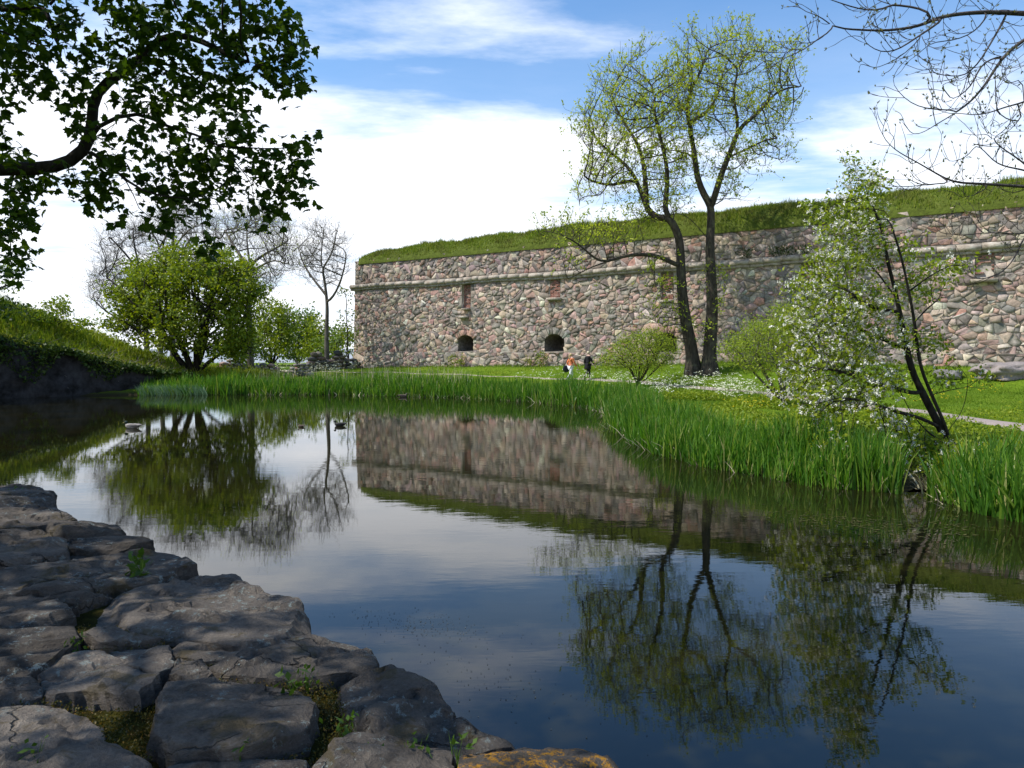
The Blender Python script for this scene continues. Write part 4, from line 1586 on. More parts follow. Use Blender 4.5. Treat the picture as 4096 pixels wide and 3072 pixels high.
M['herb'] = leaf_mat('herb', [(0, (0.03, 0.07, 0.006)), (1, (0.075, 0.14, 0.014))], 0.3)
HERBS = [(560, 2320, 0.20, 46, 'leafy green weed sprouting between two blocks of the embankment'),
         (1170, 2800, 0.15, 16, 'thin upright weed in the joint behind the long slab'),
         (1230, 2740, 0.08, 20, 'tiny weed rosette below the long slab'),
         (1660, 3050, 0.10, 34, 'broad-leaved weed at the bottom edge beside the pale stone'),
         (1500, 3060, 0.09, 16, 'small round-leaved weed at the bottom edge left of the pale stone'),
         (1830, 3050, 0.11, 10, 'narrow-leaved weed at the bottom edge before the orange lichen stone'),
         (960, 3050, 0.08, 22, 'weed tuft at the bottom edge below the flat dark block'),
         (140, 3060, 0.09, 22, 'weed tuft at the bottom left corner'),
         (60, 1985, 0.12, 24, 'grass tuft on the farthest block of the embankment'),
         (740, 2845, 0.06, 16, 'tiny weed at the left end of the flat dark block'),
         (300, 2600, 0.07, 24, 'bright green weed cushion beside the mossy strip'),
         (1380, 2950, 0.09, 30, 'low creeping weed in the joint beside the triangular block')]
for (hx_, hy_, hh_, hn, lab) in HERBS:
    p = px_on_emb([(hx_, hy_)])[0]
    h_ = empty('weed', p - np.array([0, 0, .05]), lab, 'weed', 'weeds in the embankment joints')
    st = p + np.stack([rg.normal(0, .035, hn), rg.normal(0, .03, hn), rg.uniform(-0.02, hh_, hn)], -1)
    v, q = leaf_quads(st, rdir(hn, 0.7, rg), rdir(hn, 1.2, rg), rg.uniform(.35, .8, hn) * max(hh_, .08) * .7, rg.uniform(.15, .3, hn) * max(hh_, .08) * .9, 0.1)
    link('leaves', mesh_np('leaves', v, q, None, M['herb']), h_)['kind'] = 'stuff'
    n = 8
    v, q, t = blades(np.repeat(p[None] - [0, 0, .05], n, 0) + rg.normal(0, .012, (n, 3)), hh_ * rg.uniform(.6, 1.2, n) + .05, 0.006, 0.3, rg, 2)
    link('stem', mesh_np('stem', v, q, t, M['herb']), h_)

# ------------------------------------------------------------------ trees
def finish_tree(name, nodes, parent, r, label, cat, bark, trunk_r, group=None, twig_mat=None):
    root = empty(name, nodes[0], label, cat, group)
    link('trunk', tubes(nodes, parent, r, trunk_r).mesh('trunk', bark, True), root)
    link('branches', tubes(nodes, parent, r, 0, trunk_r).mesh('branches', twig_mat or bark, True), root)['kind'] = 'stuff'
    return root


def A(pts, D):
    """photo-pixel polyline -> world, D a number or list"""
    P = np.array(pts, float)
    D = np.full(len(P), float(D)) if np.isscalar(D) else np.interp(np.linspace(0, 1, len(P)), np.linspace(0, 1, len(D)), D)
    return at(P[:, 0], P[:, 1], D)


def ground_at(x, y):
    return float(H(np.array([x]), np.array([y]))[0])


# --- big double-stemmed tree before the wall
rg = np.random.default_rng(61)


def Z4(pts):
    return [(2000 + x / 1.58, y / 1.58) for x, y in pts]


DT = 41.0
bl = at(2775, 1455, DT); bl[2] = ground_at(bl[0], bl[1]) - 0.1
br_ = at(2838, 1470, DT - 0.4); br_[2] = ground_at(br_[0], br_[1]) - 0.1
limbsL = [
    (None, np.concatenate([[bl], A([(2768, 1400), (2745, 1300), (2728, 1180), (2722, 1050)] + Z4([(1142, 1560), (1130, 1470), (1085, 1400), (1040, 1330)]), [DT, DT - 0.3])])),
    (0, A(Z4([(1040, 1330), (1055, 1200), (1062, 1080), (1035, 960), (1012, 850), (970, 745), (985, 650), (960, 540)]), [DT - .3, DT - 1.5])),
    (0, A(Z4([(1070, 1390), (985, 1385), (935, 1345), (900, 1240), (865, 1140), (820, 1060), (730, 985), (660, 940), (590, 850), (520, 770)]), [DT - .2, DT + 1.8])),
    (2, A(Z4([(925, 1300), (920, 1150), (905, 1010), (868, 900), (795, 790), (740, 700), (700, 600)]), [DT, DT + 2.5])),
    (0, A([(2712, 1068), (2690, 1050), (2635, 1022), (2570, 1016), (2506, 1019), (2456, 1040), (2400, 1055), (2365, 1025), (2320, 975), (2240, 935), (2170, 920)], [DT, DT - 3])),
    (4, A([(2456, 1040), (2380, 1060), (2300, 1100), (2240, 1140)], [DT - 1.6, DT - 2.5])),
    (2, A(Z4([(860, 1130), (780, 1150), (700, 1180), (600, 1150), (520, 1120)]), [DT + .5, DT - 1.5])),
]
limbsR = [
    (None, np.concatenate([[br_], A([(2838, 1400), (2850, 1250), (2845, 1100), (2838, 1000)] + Z4([(1332, 1450), (1335, 1300)]), [DT - .4, DT])])),
    (0, A(Z4([(1335, 1310), (1270, 1200), (1240, 1100), (1230, 960), (1200, 830), (1180, 720), (1185, 620), (1225, 530), (1290, 420), (1300, 330)]), [DT, DT + 1.5])),
    (0, A(Z4([(1335, 1310), (1370, 1200), (1400, 1090), (1440, 1000), (1480, 900), (1512, 800), (1500, 715), (1468, 640), (1480, 540), (1505, 430), (1560, 330)]), [DT, DT - 1.5])),
    (2, A(Z4([(1510, 805), (1600, 745), (1680, 660), (1740, 580), (1850, 545), (1920, 550)]), [DT - .8, DT + 1.5])),
    (2, A(Z4([(1440, 1000), (1520, 950), (1590, 942), (1640, 895), (1720, 850), (1770, 880)]), [DT, DT - 2])),
    (0, A(Z4([(1325, 1510), (1250, 1440), (1200, 1372), (1150, 1335), (1090, 1340), (1045, 1372)]), [DT - .1, DT - 0.6])),
    (1, A(Z4([(1235, 1000), (1190, 960), (1140, 965), (1090, 950)]), [DT + .3, DT + 2])),
    (1, A(Z4([(1190, 770), (1260, 740), (1330, 690), (1380, 600), (1400, 480)]), [DT + .8, DT + 3])),
    (1, A(Z4([(1185, 700), (1120, 640), (1040, 600), (980, 560)]), [DT + 1, DT + 3])),
]
attL = in_ellipsoids([*[(x_, y_, 40, 34, DT, 2.5, 1.0) for x_, y_ in ((2330, 470), (2310, 560), (2320, 690), (2400, 330), (2480, 260), (2560, 210), (2320, 800))], (2560, 430, 200, 150, DT, 4), (2450, 560, 130, 170, DT, 4), (2600, 620, 190, 190, DT - .5, 4), (2420, 740, 120, 90, DT, 3), (2640, 800, 130, 110, DT, 3),
                      (2250, 930, 130, 50, DT - 2.5, 1.6, 3.2), (2400, 960, 120, 50, DT - 2, 1.6, 3.0), (2520, 900, 120, 50, DT - 1, 2), (2300, 1080, 80, 40, DT - 2.5, 1), (2450, 480, 150, 110, DT, 4), (2700, 420, 90, 200, DT - 1, 3),
                      (2640, 1220, 45, 110, DT - 1.2, 1.0, 2.4), (2700, 1330, 60, 60, DT - 1.2, .8, 1.5)], 0.0085, rg)
attR = in_ellipsoids([(2820, 270, 170, 110, DT + 1, 4), (2980, 230, 130, 90, DT, 4), (3110, 250, 100, 90, DT, 3), (2880, 430, 180, 130, DT + .5, 4), (3060, 430, 110, 130, DT, 4), (2760, 420, 120, 160, DT + 1, 4),
                      (3090, 560, 70, 70, DT, 3), (2990, 620, 80, 90, DT - 1, 3), (2890, 680, 80, 120, DT + .5, 3, .6), (2940, 780, 70, 70, DT - .5, 2, .5), (2740, 650, 60, 80, DT + 1, 2, .7),
                      (2870, 1180, 40, 100, DT - 1, .8, 1.2), (2810, 1350, 40, 50, DT - 1.2, .6, 1.5), *[(x_, y_, 40, 34, DT, 2.5, 1.0) for x_, y_ in ((3190, 200), (3130, 330), (3170, 470), (2950, 130), (2760, 150), (3120, 640))]], 0.0085, rg)
M['dbl'] = None
for nm, limbs, att, rr_, lab in (('ash_tree', limbsL, attL, 0.40, 'left stem of the big double tree, with a low branch arching left'),
                                 ('ash_tree', limbsR, attR, 0.44, 'right stem of the big double tree, forking high above the turf')):
    nodes, par = trace(limbs, 0.42)
    N_, P_ = grow(nodes, par, att, 0.42, 0.50, 70, 8.0, (0, 0, 0.22), 0.16, rg)
    r, tip = radii(P_, 0.010, rr_, N_, .018)
    n0, n1 = len(nodes), len(N_)
    sel = (np.arange(n1) >= n0) & (r < 0.055)
    pjz = proj(N_)[:, 1]
    sel |= (np.arange(n1) < n0) & (pjz < 900) & (r < .08) & (rg.uniform(0, 1, n1) < .6)
    N_, P_ = add_twigs(N_, P_, sel, 2, 1.0, 3, 0.55, rg, .6)
    n2 = len(N_)
    N_, P_ = add_twigs(N_, P_, (np.arange(n2) >= n1) & (rg.uniform(0, 1, n2) < .22), 1, 0.4, 2, 0.5, rg)
    r, tip = radii(P_, 0.0068, rr_, N_, .0165)
    r[:3] *= np.array([1.5, 1.3, 1.1])
    root = finish_tree(nm, N_, P_, r, lab, 'tree', M['bark'], 0.075, 'stems of the big double tree')
    idx_ = np.arange(len(N_))
    keep = (idx_ >= n1) & tip & (rg.uniform(0, 1, len(N_)) < .8)
    v, q = leaves_on(N_, r, keep, 5, 0.16, 0.075, 0.07, 0.5, rg)
    link('crown', mesh_np('crown', v, q, None, M['young_leaf']), root)['kind'] = 'stuff'

# --- dome shrubs and round trees
def dome_tree(name, base, blobs, label, cat, leafm, nst, r_root, r_tip, dens, step, per, L, W, bark, rg, lean=0.6, stem_h=0.4, spread=0.1, up=0.8, group=None, trunk_r=0.05, leaf_r=2.2, keep_p=0.8, twig=0, cap=0.022, gaps=None):
    att = in_ellipsoids(blobs, dens, rg)
    att = att[att[:, 2] > base[2] + stem_h]
    limbs = []
    first = np.array([base - np.array([0, 0, .15]), base + np.array([0, 0, .1])])
    limbs.append((None, first))
    for i in range(nst):
        tg_ = att[rg.integers(len(att))]
        d = tg_ - base
        sl = stem_h * rg.uniform(0.9, 1.8)
        limbs.append((0, np.array([base + np.array([0, 0, .1]), base + d / np.linalg.norm(d) * sl * 0.5 + [0, 0, .06], base + d / np.linalg.norm(d) * sl + [0, 0, 0.1]])))
    nodes, par = trace(limbs, step)
    N_, P_ = grow(nodes, par, att, step, step * 1.05, 60, 1e9, (0, 0, 0.05), 0.2, rg)
    if twig:
        r, tip = radii(P_, r_tip, r_root, N_, cap)
        N_, P_ = add_twigs(N_, P_, (np.arange(len(N_)) >= len(nodes)) & (r < r_tip * 3.5), twig, step * 1.8, 2, 0.25, rg)
    r, tip = radii(P_, r_tip, r_root, N_, cap)
    root = finish_tree(name, N_, P_, r, label, cat, bark, trunk_r, group)
    sel = (np.arange(len(N_)) >= len(nodes)) & (r < r_tip * leaf_r) & (rg.uniform(0, 1, len(N_)) < keep_p)
    if gaps:
        gn = np.array([mnoise.noise(Vector(tuple(p_ * gaps[0]))) for p_ in N_])
        sel &= gn > gaps[1]
    v, q = leaves_on(N_, r, sel, per, L, W, spread, up, rg)
    link('crown', mesh_np('crown', v, q, None, leafm), root)['kind'] = 'stuff'
    return root


def base_px(x, y, D):
    p = at(x, y, D)
    p[2] = ground_at(p[0], p[1])
    return p


rg = np.random.default_rng(71)
DB = 42.5
dome_tree('maple_tree', base_px(775, 1490, DB), [(600, 1170, 170, 120, DB, 3.2), (780, 1120, 210, 120, DB - .5, 3.6), (930, 1150, 120, 110, DB, 3), (700, 1260, 220, 110, DB - .6, 3.6), (900, 1270, 130, 110, DB, 3), (560, 1270, 130, 70, DB, 2.6), (800, 1050, 130, 60, DB, 2.4), (950, 1360, 80, 60, DB, 2, .7), (500, 1180, 70, 60, DB, 2), (640, 1060, 80, 40, DB, 2), (440, 1170, 28, 28, DB, 1), (690, 1370, 130, 45, DB - 1.5, 2, .8), (850, 1385, 110, 45, DB - 1.5, 2, .8), (960, 1400, 60, 60, DB - .5, 1.6, .7), (460, 1290, 40, 30, DB - 1, 1.2), (560, 1090, 40, 30, DB, 1.2), (720, 1010, 50, 24, DB, 1.4), (880, 1015, 50, 24, DB, 1.4), (1010, 1090, 34, 40, DB, 1.2), (1030, 1200, 30, 50, DB, 1.2), (520, 1340, 60, 26, DB - 1, 1.2), (1000, 1420, 60, 30, DB, 1.2, .6), (900, 1410, 60, 30, DB - 1.5, 1.2, .5)],
          'dense round yellow-green tree leaning over the water by the mound', 'tree', M['bush_leaf'], 10, 0.34, 0.010, 0.013, 0.36, 7, 0.20, 0.135, M['bark_dark'], rg, stem_h=1.0, spread=0.17, up=1.2, leaf_r=2.6, keep_p=0.95, twig=2, gaps=(.85, -.13))
rg = np.random.default_rng(72)
D1 = 37.5
dome_tree('round_shrub', base_px(2552, 1545, D1), [(2560, 1400, 120, 75, D1, 1.5), (2650, 1400, 75, 60, D1, 1.2), (2480, 1430, 80, 50, D1, 1.2), (2420, 1450, 55, 30, D1 - .5, .9, .6), (2580, 1450, 120, 40, D1 - .4, 1.4), (2600, 1350, 70, 35, D1, 1)],
          'loose round shrub beside the two walkers, thin stems fanning from one foot', 'shrub', M['shrub_leaf'], 14, 0.09, 0.005, 0.05, 0.17, 5, 0.085, 0.05, M['bark_dark'], rg, stem_h=0.9, spread=0.10, trunk_r=0.018, twig=1)
rg = np.random.default_rng(73)
D2 = 26.0
dome_tree('large_shrub', base_px(3130, 1610, D2), [(3080, 1340, 130, 75, D2, 1.5), (2990, 1390, 120, 60, D2, 1.4), (3160, 1330, 100, 90, D2 + .3, 1.4), (3060, 1440, 150, 60, D2 - .4, 1.4), (2930, 1400, 60, 35, D2, .9), (3190, 1430, 100, 70, D2, 1.3), (3150, 1260, 70, 50, D2 + .4, 1)],
          'big yellow-green shrub behind the blossoming tree, bare brown stems below', 'shrub', M['shrub_leaf'], 18, 0.10, 0.004, 0.034, 0.15, 5, 0.075, 0.046, M['bark_grey'], rg, stem_h=1.0, spread=0.10, trunk_r=0.018, twig=1)

# --- blossoming bird cherry leaning over the reeds
rg = np.random.default_rng(81)
DC = 14.2


def Z6(pts):
    return [(3000 + x / 1.746, 550 + y / 1.746) for x, y in pts]


cb = base_px(3795, 1800, DC)
limbsC = [
    (None, np.concatenate([[cb - [0, 0, .1]], A([(3788, 1760), (3745, 1680), (3700, 1590)] + Z6([(1130, 1640), (1090, 1450), (1065, 1320), (1040, 1190), (1000, 1010), (955, 850), (940, 700), (900, 580)]) + [(3480, 800), (3450, 720)], [DC, DC + .3])])),
    (0, np.concatenate([A([(3800, 1790), (3790, 1720), (3735, 1600)] + Z6([(1190, 1610), (1160, 1400), (1150, 1280), (1105, 1060), (1065, 860), (1000, 650), (950, 500)]), [DC, DC - .8])])),
    (0, A(Z6([(1020, 1130), (950, 1020), (880, 930), (780, 830), (680, 760)]), [DC + .2, DC + 1.2])),
    (0, A(Z6([(1050, 1215), (960, 1210), (860, 1190), (770, 1140), (680, 1060)]), [DC + .2, DC - .8])),
    (0, A(Z6([(1085, 1480), (960, 1430), (820, 1350), (640, 1310), (480, 1280)]), [DC, DC + 1])),
    (0, A([(3690, 1580), (3600, 1560), (3480, 1520), (3350, 1480), (3250, 1470)], [DC, DC - .9])),
    (0, A([(3760, 1710), (3680, 1670), (3560, 1640), (3460, 1600), (3340, 1590)], [DC, DC - 1.2])),
    (0, A([(3780, 1770), (3720, 1740), (3640, 1650), (3600, 1560)], [DC, DC - .6])),
    (1, A(Z6([(1110, 1080), (1190, 1010), (1260, 960), (1340, 920), (1420, 880)]), [DC - .4, DC - 1.2])),
    (1, A(Z6([(1150, 1290), (1230, 1200), (1330, 1120), (1420, 1060)]), [DC - .4, DC + .4])),
    (1, A([(3790, 1720), (3850, 1660), (3870, 1560), (3875, 1500)], [DC, DC - .2])),
    (1, A([(3720, 1580), (3800, 1560), (3880, 1545), (3960, 1560)], [DC, DC + .3])),
]
attC = in_ellipsoids([(3160, 1300, 60, 60, DC + .3, .8, .35), (3150, 1450, 60, 50, DC + .2, .8, .35), (3170, 1590, 90, 45, DC, .8, .6), (3260, 1680, 80, 40, DC - .5, .7, .6), (3450, 800, 100, 110, DC + .3, .9), (3440, 690, 45, 50, DC + .2, .4), (3500, 740, 50, 60, DC, .5), (3375, 640, 14, 40, DC + .2, .2), (3300, 870, 70, 45, DC + .5, .6), (3240, 830, 30, 40, DC + .5, .3), (3430, 930, 160, 90, DC + .2, 1.0), (3360, 1050, 150, 80, DC + .2, 1.1),
                      (3270, 1160, 130, 90, DC + .3, 1.1), (3400, 1230, 170, 100, DC - .1, 1.2), (3230, 1330, 120, 90, DC + .3, 1.1), (3400, 1380, 160, 90, DC - .1, 1.2), (3280, 1470, 170, 80, DC, 1.2), (3480, 1530, 140, 70, DC - .3, 1.1), (3330, 1590, 170, 70, DC - .3, 1.2), (3200, 1540, 80, 50, DC, .8),
                      (3640, 1010, 70, 70, DC - .3, .7, .9), (3740, 1090, 70, 50, DC - .6, .6, .8), (3830, 1060, 60, 50, DC - .8, .5, .7), (3640, 1180, 80, 80, DC, .8, .7), (3600, 1350, 80, 70, DC - .2, .8, .7), (3740, 1380, 50, 60, DC, .5, .6), (3880, 1520, 100, 40, DC, .6, .4), (3760, 1500, 70, 50, DC, .6, .4),
                      (3560, 1700, 120, 70, DC - .7, .9, .4), (3330, 1780, 120, 40, DC - 1.0, .6, .5), (3680, 1860, 140, 60, DC - .9, .6, .8), (3850, 1850, 110, 40, DC - .6, .6, .8), (3560, 1900, 60, 60, DC - 1, .4, .6)], 0.0095, rg)
nodes, par = trace(limbsC, 0.16)
N_, P_ = grow(nodes, par, attC, 0.15, 0.16, 70, 1e9, (0, 0, 0.06), 0.2, rg)
r, tip = radii(P_, 0.003, 0.105, N_, .02)
nC = len(N_)
N_, P_ = add_twigs(N_, P_, (np.arange(nC) >= len(nodes)) & (r < .012), 2, .26, 2, .25, rg)
r, tip = radii(P_, 0.0026, 0.085, N_, .0145)
cherry = finish_tree('bird_cherry_tree', N_, P_, r, 'leaning two-stemmed tree full of white blossom on the right bank', 'tree', M['bark_dark'], 0.02)
sel = (np.arange(len(N_)) >= len(nodes)) & (r < 0.008)
v, q = leaves_on(N_, r, sel & (rg.uniform(0, 1, len(N_)) < .9), 2, 0.088, 0.05, 0.05, 0.7, rg, 0.15, 0.2)
link('crown', mesh_np('crown', v, q, None, M['cherry_leaf']), cherry)['kind'] = 'stuff'
# white racemes
tp = np.where(sel & (rg.uniform(0, 1, len(N_)) < 0.36))[0]
pj = proj(N_[tp])
tp = tp[(pj[:, 0] < 3640) | (rg.uniform(0, 1, len(tp)) < .35)]
n = len(tp)
ax = rdir(n, 0.15, rg)
m = 16
s_ = rg.uniform(0, 1, (n, m))
cen = N_[tp][:, None] + rg.normal(0, .03, (n, 1, 3)) + ax[:, None] * (s_ * rg.uniform(.07, .12, (n, 1)))[..., None] + rg.normal(0, 1, (n, m, 3)) * (0.013 * (1.25 - s_))[..., None]
cen = cen.reshape(-1, 3)
v, q = leaf_quads(cen, rdir(len(cen), 0, rg), rdir(len(cen), .3, rg), rg.uniform(.02, .036, len(cen)), .026)
link('blossom', mesh_np('blossom', v, q, None, M['blossom']), cherry)['kind'] = 'stuff'

# --- budding branches reaching in from the upper right
rg = np.random.default_rng(91)


def Z1(pts):
    return [(3100 + x / 2.212, y / 2.212) for x, y in pts]


DR = 8.6
tb = np.array([11.6, 10.2, 0]); tb[2] = ground_at(tb[0], tb[1])
limbsB = [
    (None, np.array([tb - [0, 0, .1], tb + [0, 0, 1.5], tb + [-.1, -.1, 3.2], tb + [-.1, -.3, 5.0], tb + [0, -.4, 7.0], tb + [.2, -.3, 9.0]])),
    (0, np.concatenate([[tb + [-.1, -.3, 5.2], tb + [-2.0, -.8, 6.2]], A(Z1([(2500, 130), (2200, 120), (1900, 105), (1700, 115), (1500, 140), (1400, 170), (1300, 230), (1100, 260), (940, 275), (740, 262), (530, 255), (480, 210), (340, 105), (230, 30)]), [9.0, 8.2])])),
    (1, A(Z1([(530, 255), (420, 300), (330, 390), (250, 450), (130, 510), (10, 520)]), [8.2, 8.0])),
    (1, A(Z1([(1410, 150), (1350, 78), (1200, 52), (1020, 50), (900, 10), (800, -60)]), [8.5, 8.8])),
    (3, A(Z1([(1020, 55), (930, 100), (800, 95), (700, 70), (560, 20), (440, -20)]), [8.6, 8.4])),
    (1, A(Z1([(1500, 155), (1400, 240), (1250, 330), (1100, 440), (1000, 470), (880, 460), (830, 400)]), [8.5, 8.0])),
    (5, A(Z1([(1300, 320), (1200, 440), (1080, 530), (970, 585), (905, 600)]), [8.3, 8.3])),
    (0, np.concatenate([[tb + [-.1, -.2, 3.6], tb + [-1.8, -1.0, 4.7]], A(Z1([(2500, 180), (2203, 350), (2100, 430), (2000, 520), (1900, 690), (1800, 830), (1700, 930), (1620, 980), (1500, 1060), (1400, 1110), (1330, 1170), (1230, 1205), (1165, 1190)]), [9.2, 8.4])])),
    (7, A(Z1([(1620, 978), (1450, 970), (1300, 960), (1180, 910), (1100, 830), (1045, 750)]), [8.6, 8.3])),
    (7, A(Z1([(2010, 500), (1960, 490), (1880, 550), (1810, 560), (1780, 690), (1740, 760), (1640, 860), (1500, 910)]), [8.9, 8.5])),
    (1, A(Z1([(2060, 115), (1940, 330), (1880, 430), (1810, 555), (1700, 670), (1600, 705), (1490, 640)]), [8.9, 8.6])),
    (1, A(Z1([(1890, 110), (1840, 220), (1740, 300), (1640, 345), (1500, 370), (1340, 370)]), [8.8, 8.6])),
    (0, np.concatenate([[tb + [0, 0, 2.0], tb + [-1.9, -.6, 2.85]], A(Z1([(2500, 1660), (2203, 1652), (1900, 1630), (1570, 1615), (1400, 1520), (1250, 1430), (1130, 1370), (1010, 1290), (945, 1190)]), [9.4, 8.4])])),
    (12, A(Z1([(1570, 1615), (1300, 1635), (1170, 1658), (1000, 1640)]), [8.8, 8.4])),
    (7, np.concatenate([A(Z1([(2480, 760), (2203, 910), (2050, 940), (1900, 1000), (1750, 1025), (1640, 1000)]), [9.3, 8.7])])),
    (12, A(Z1([(2480, 1600), (2203, 1500), (2050, 1480), (1930, 1440), (1860, 1330), (1800, 1290), (1735, 1265)]), [9.2, 8.6])),
    (15, A(Z1([(2300, 1540), (2203, 1440), (2100, 1370), (1960, 1280), (1880, 1180), (1815, 1100)]), [9.3, 8.7])),
    (12, A(Z6([(2100, 600), (1914, 680), (1700, 660), (1400, 690), (1230, 690)]), [9.2, 8.7])),
    (17, A(Z6([(1914, 690), (1850, 850), (1750, 960), (1600, 1000), (1510, 960)]), [9.2, 8.7])),
    (12, A(Z6([(1680, 335), (1560, 410), (1450, 435), (1440, 350)]), [9.0, 8.6])),
    (14, A(Z1([(2203, 700), (2100, 720), (2020, 780), (2000, 620)]), [9.1, 8.8])),
    (14, A(Z1([(2203, 1060), (2100, 1090), (1960, 1000), (1900, 930)]), [9.1, 8.8])),
    (0, np.array([tb + [0, -.4, 6.5], tb + [1.5, -1.5, 8.5], tb + [2.2, -2.5, 10.5]])),
    (0, np.array([tb + [0, -.3, 5.5], tb + [1.4, 1.5, 7.5], tb + [2.5, 2.5, 9.5]])),
    (0, np.array([tb + [0, -.3, 4.2], tb + [-.8, 2.0, 6.3], tb + [-.4, 3.6, 8.5]])),
]
nodes, par = trace(limbsB, 0.11)
nodes = np.array(nodes)
n0 = len(nodes)
# side shoots: short curved upturned twigs carrying fat buds
twN, twP = list(nodes), list(par)
tips = []
alln = nodes
rgp = proj(nodes)
for i in range(40, n0):
    inf = -200 < rgp[i, 0] < 4350 and rgp[i, 1] < 1300
    if not inf or nodes[i][0] > 8.0 or par[i] < 0: continue
    if rg.uniform() > 0.55: continue
    tgv = nodes[i] - nodes[par[i]]
    tgv = tgv / max(np.linalg.norm(tgv), 1e-6)
    d = tgv * 0.55 + rg.normal(0, 0.65, 3) + np.array([0, 0, -0.12])
    d /= np.linalg.norm(d)
    ln = int(rg.integers(3, 9))
    prev, pos_ = i, nodes[i].copy()
    for s_i in range(ln):
        d = d + np.array([0, 0, 0.16]) + rg.normal(0, .13, 3)
        d /= np.linalg.norm(d)
        pos_ = pos_ + d * 0.055
        twN.append(pos_); twP.append(prev); prev = len(twN) - 1
        if rg.uniform() < 0.25 and s_i > 0:
            d2 = d + rg.normal(0, .6, 3) + np.array([0, 0, .4]); d2 /= np.linalg.norm(d2)
            twN.append(pos_ + d2 * 0.055); twP.append(prev)
            twN.append(pos_ + d2 * 0.105 + [0, 0, .012]); twP.append(len(twN) - 2)
            tips.append((twN[-1], d2))
    tips.append((pos_, d))
twN = np.array(twN); twP = np.array(twP)
n3 = len(twN)
r, tip = radii(twP, 0.0040, 0.24, twN, .008)
pjb = proj(twN)
twN, twP = add_twigs(twN, twP, (np.arange(n3) > 60) & (pjb[:, 0] < 4500) & (pjb[:, 1] < 1300) & (pjb[:, 1] > -200) & (twN[:, 1] > 7) & (rg.uniform(0, 1, n3) < .12), 1, .34, 5, .2, rg, .6)
r, tip = radii(twP, 0.0034, 0.24, twN, .0115)
for i_ in np.where(tip)[0]:
    if i_ >= n3: tips.append((twN[i_], unit(twN[i_] - twN[twP[i_]])))
ash = finish_tree('budding_tree', twN, twP, r, 'dark bare branches with swelling buds reaching in at the upper right', 'tree', M['bark_twig'], 0.03)
bp = np.array([t_[0] for t_ in tips]); bd = np.array([t_[1] for t_ in tips])
rep = 4
base = np.repeat(bp, rep, 0); dd = np.repeat(bd, rep, 0) + rg.normal(0, .45, (len(bp) * rep, 3)); dd[:, 2] += .35
v, q = leaf_quads(base, dd, rdir(len(base), 0, rg), rg.uniform(.025, .055, len(base)), .014, .1)
link('bud_cluster', mesh_np('bud_cluster', v, q, None, M['bud']), ash)['kind'] = 'stuff'

# --- bare trees in the background on the left
def bare_tree(name, limbs, att_blobs, label, rg, r_root, r_tip, dens=0.012, step=0.45, bark=None, leafm=None, per=1, L=0.12, trunk_r=0.07, up=0.12, p_leaf=0.5):
    nodes, par = trace(limbs, step)
    att = in_ellipsoids(att_blobs, dens, rg)
    N_, P_ = grow(nodes, par, att, step * 0.9, step * 0.95, 70, 9.0, (0, 0, up), 0.14, rg)
    r, tip = radii(P_, r_tip, r_root, N_, .018)
    n1 = len(N_)
    N_, P_ = add_twigs(N_, P_, (np.arange(n1) >= len(nodes) * .4) & (r < .07), 3, 1.2, 4, .4, rg, .55)
    n2 = len(N_)
    N_, P_ = add_twigs(N_, P_, (np.arange(n2) >= n1) & (rg.uniform(0, 1, n2) < .2), 1, .6, 2, .3, rg)
    r_tip *= .55
    r, tip = radii(P_, r_tip, r_root, N_, .013)
    root = finish_tree(name, N_, P_, r, label, 'tree', bark or M['bark_grey'], trunk_r, 'bare trees behind the mound')
    sel = tip & (rg.uniform(0, 1, len(N_)) < p_leaf)
    v, q = leaves_on(N_, r, sel, per, L, L * .4, .06, .3, rg)
    link('crown', mesh_np('crown', v, q, None, leafm or M['bud']), root)['kind'] = 'stuff'


rg = np.random.default_rng(101)
D = 58
b0 = base_px(1308, 1440, D)
bare_tree('bare_tree', [(None, np.concatenate([[b0], A([(1306, 1330), (1310, 1225), (1300, 1130), (1282, 1040), (1290, 960), (1298, 910)], [D, D])])), (0, A([(1309, 1215), (1345, 1170), (1372, 1100), (1388, 1010)], [D, D - 2])), (0, A([(1305, 1180), (1255, 1120), (1215, 1060), (1190, 990)], [D, D + 2])), (0, A([(1290, 1080), (1335, 1000), (1345, 930)], [D, D]))],
          [(1290, 960, 95, 70, D, 5), (1230, 1040, 80, 80, D, 5), (1360, 1040, 55, 90, D, 4), (1290, 1090, 100, 80, D, 4), (1390, 1000, 28, 50, D, 2, .6)],
          'slim bare tree next to the left corner of the fortress wall', rg, 0.24, 0.011, leafm=M['bud'], dens=.010, up=.25)
D = 52
b0 = base_px(1003, 1485, D - 4)
bare_tree('bare_tree', [(None, np.concatenate([[b0], A([(1000, 1400), (995, 1250), (1000, 1130), (1000, 1050), (985, 960), (990, 890)], [D - 4, D - 2])])), (0, A([(1000, 1060), (1050, 1020), (1110, 990), (1160, 960)], [D - 3, D])), (0, A([(1000, 1080), (1060, 1060), (1090, 1030), (1150, 1060), (1180, 1065)], [D - 3, D - 5])), (0, A([(1000, 1090), (960, 1020), (920, 960), (900, 920)], [D - 3, D])), (0, A([(995, 1150), (1040, 1100), (1080, 1080)], [D - 3, D - 4]))],
          [(1000, 900, 130, 60, D, 5), (1080, 960, 120, 100, D - 2, 5), (920, 950, 90, 90, D, 4), (1130, 1050, 60, 80, D - 2, 4), (1040, 1130, 90, 90, D - 2, 4, .7), (1090, 880, 80, 50, D, 4)],
          'broad bare tree with a thick trunk rising behind the round green tree', rg, 0.46, 0.011, leafm=M['young_leaf'], dens=.016, p_leaf=.6)
D = 60
b0 = base_px(640, 1420, D)
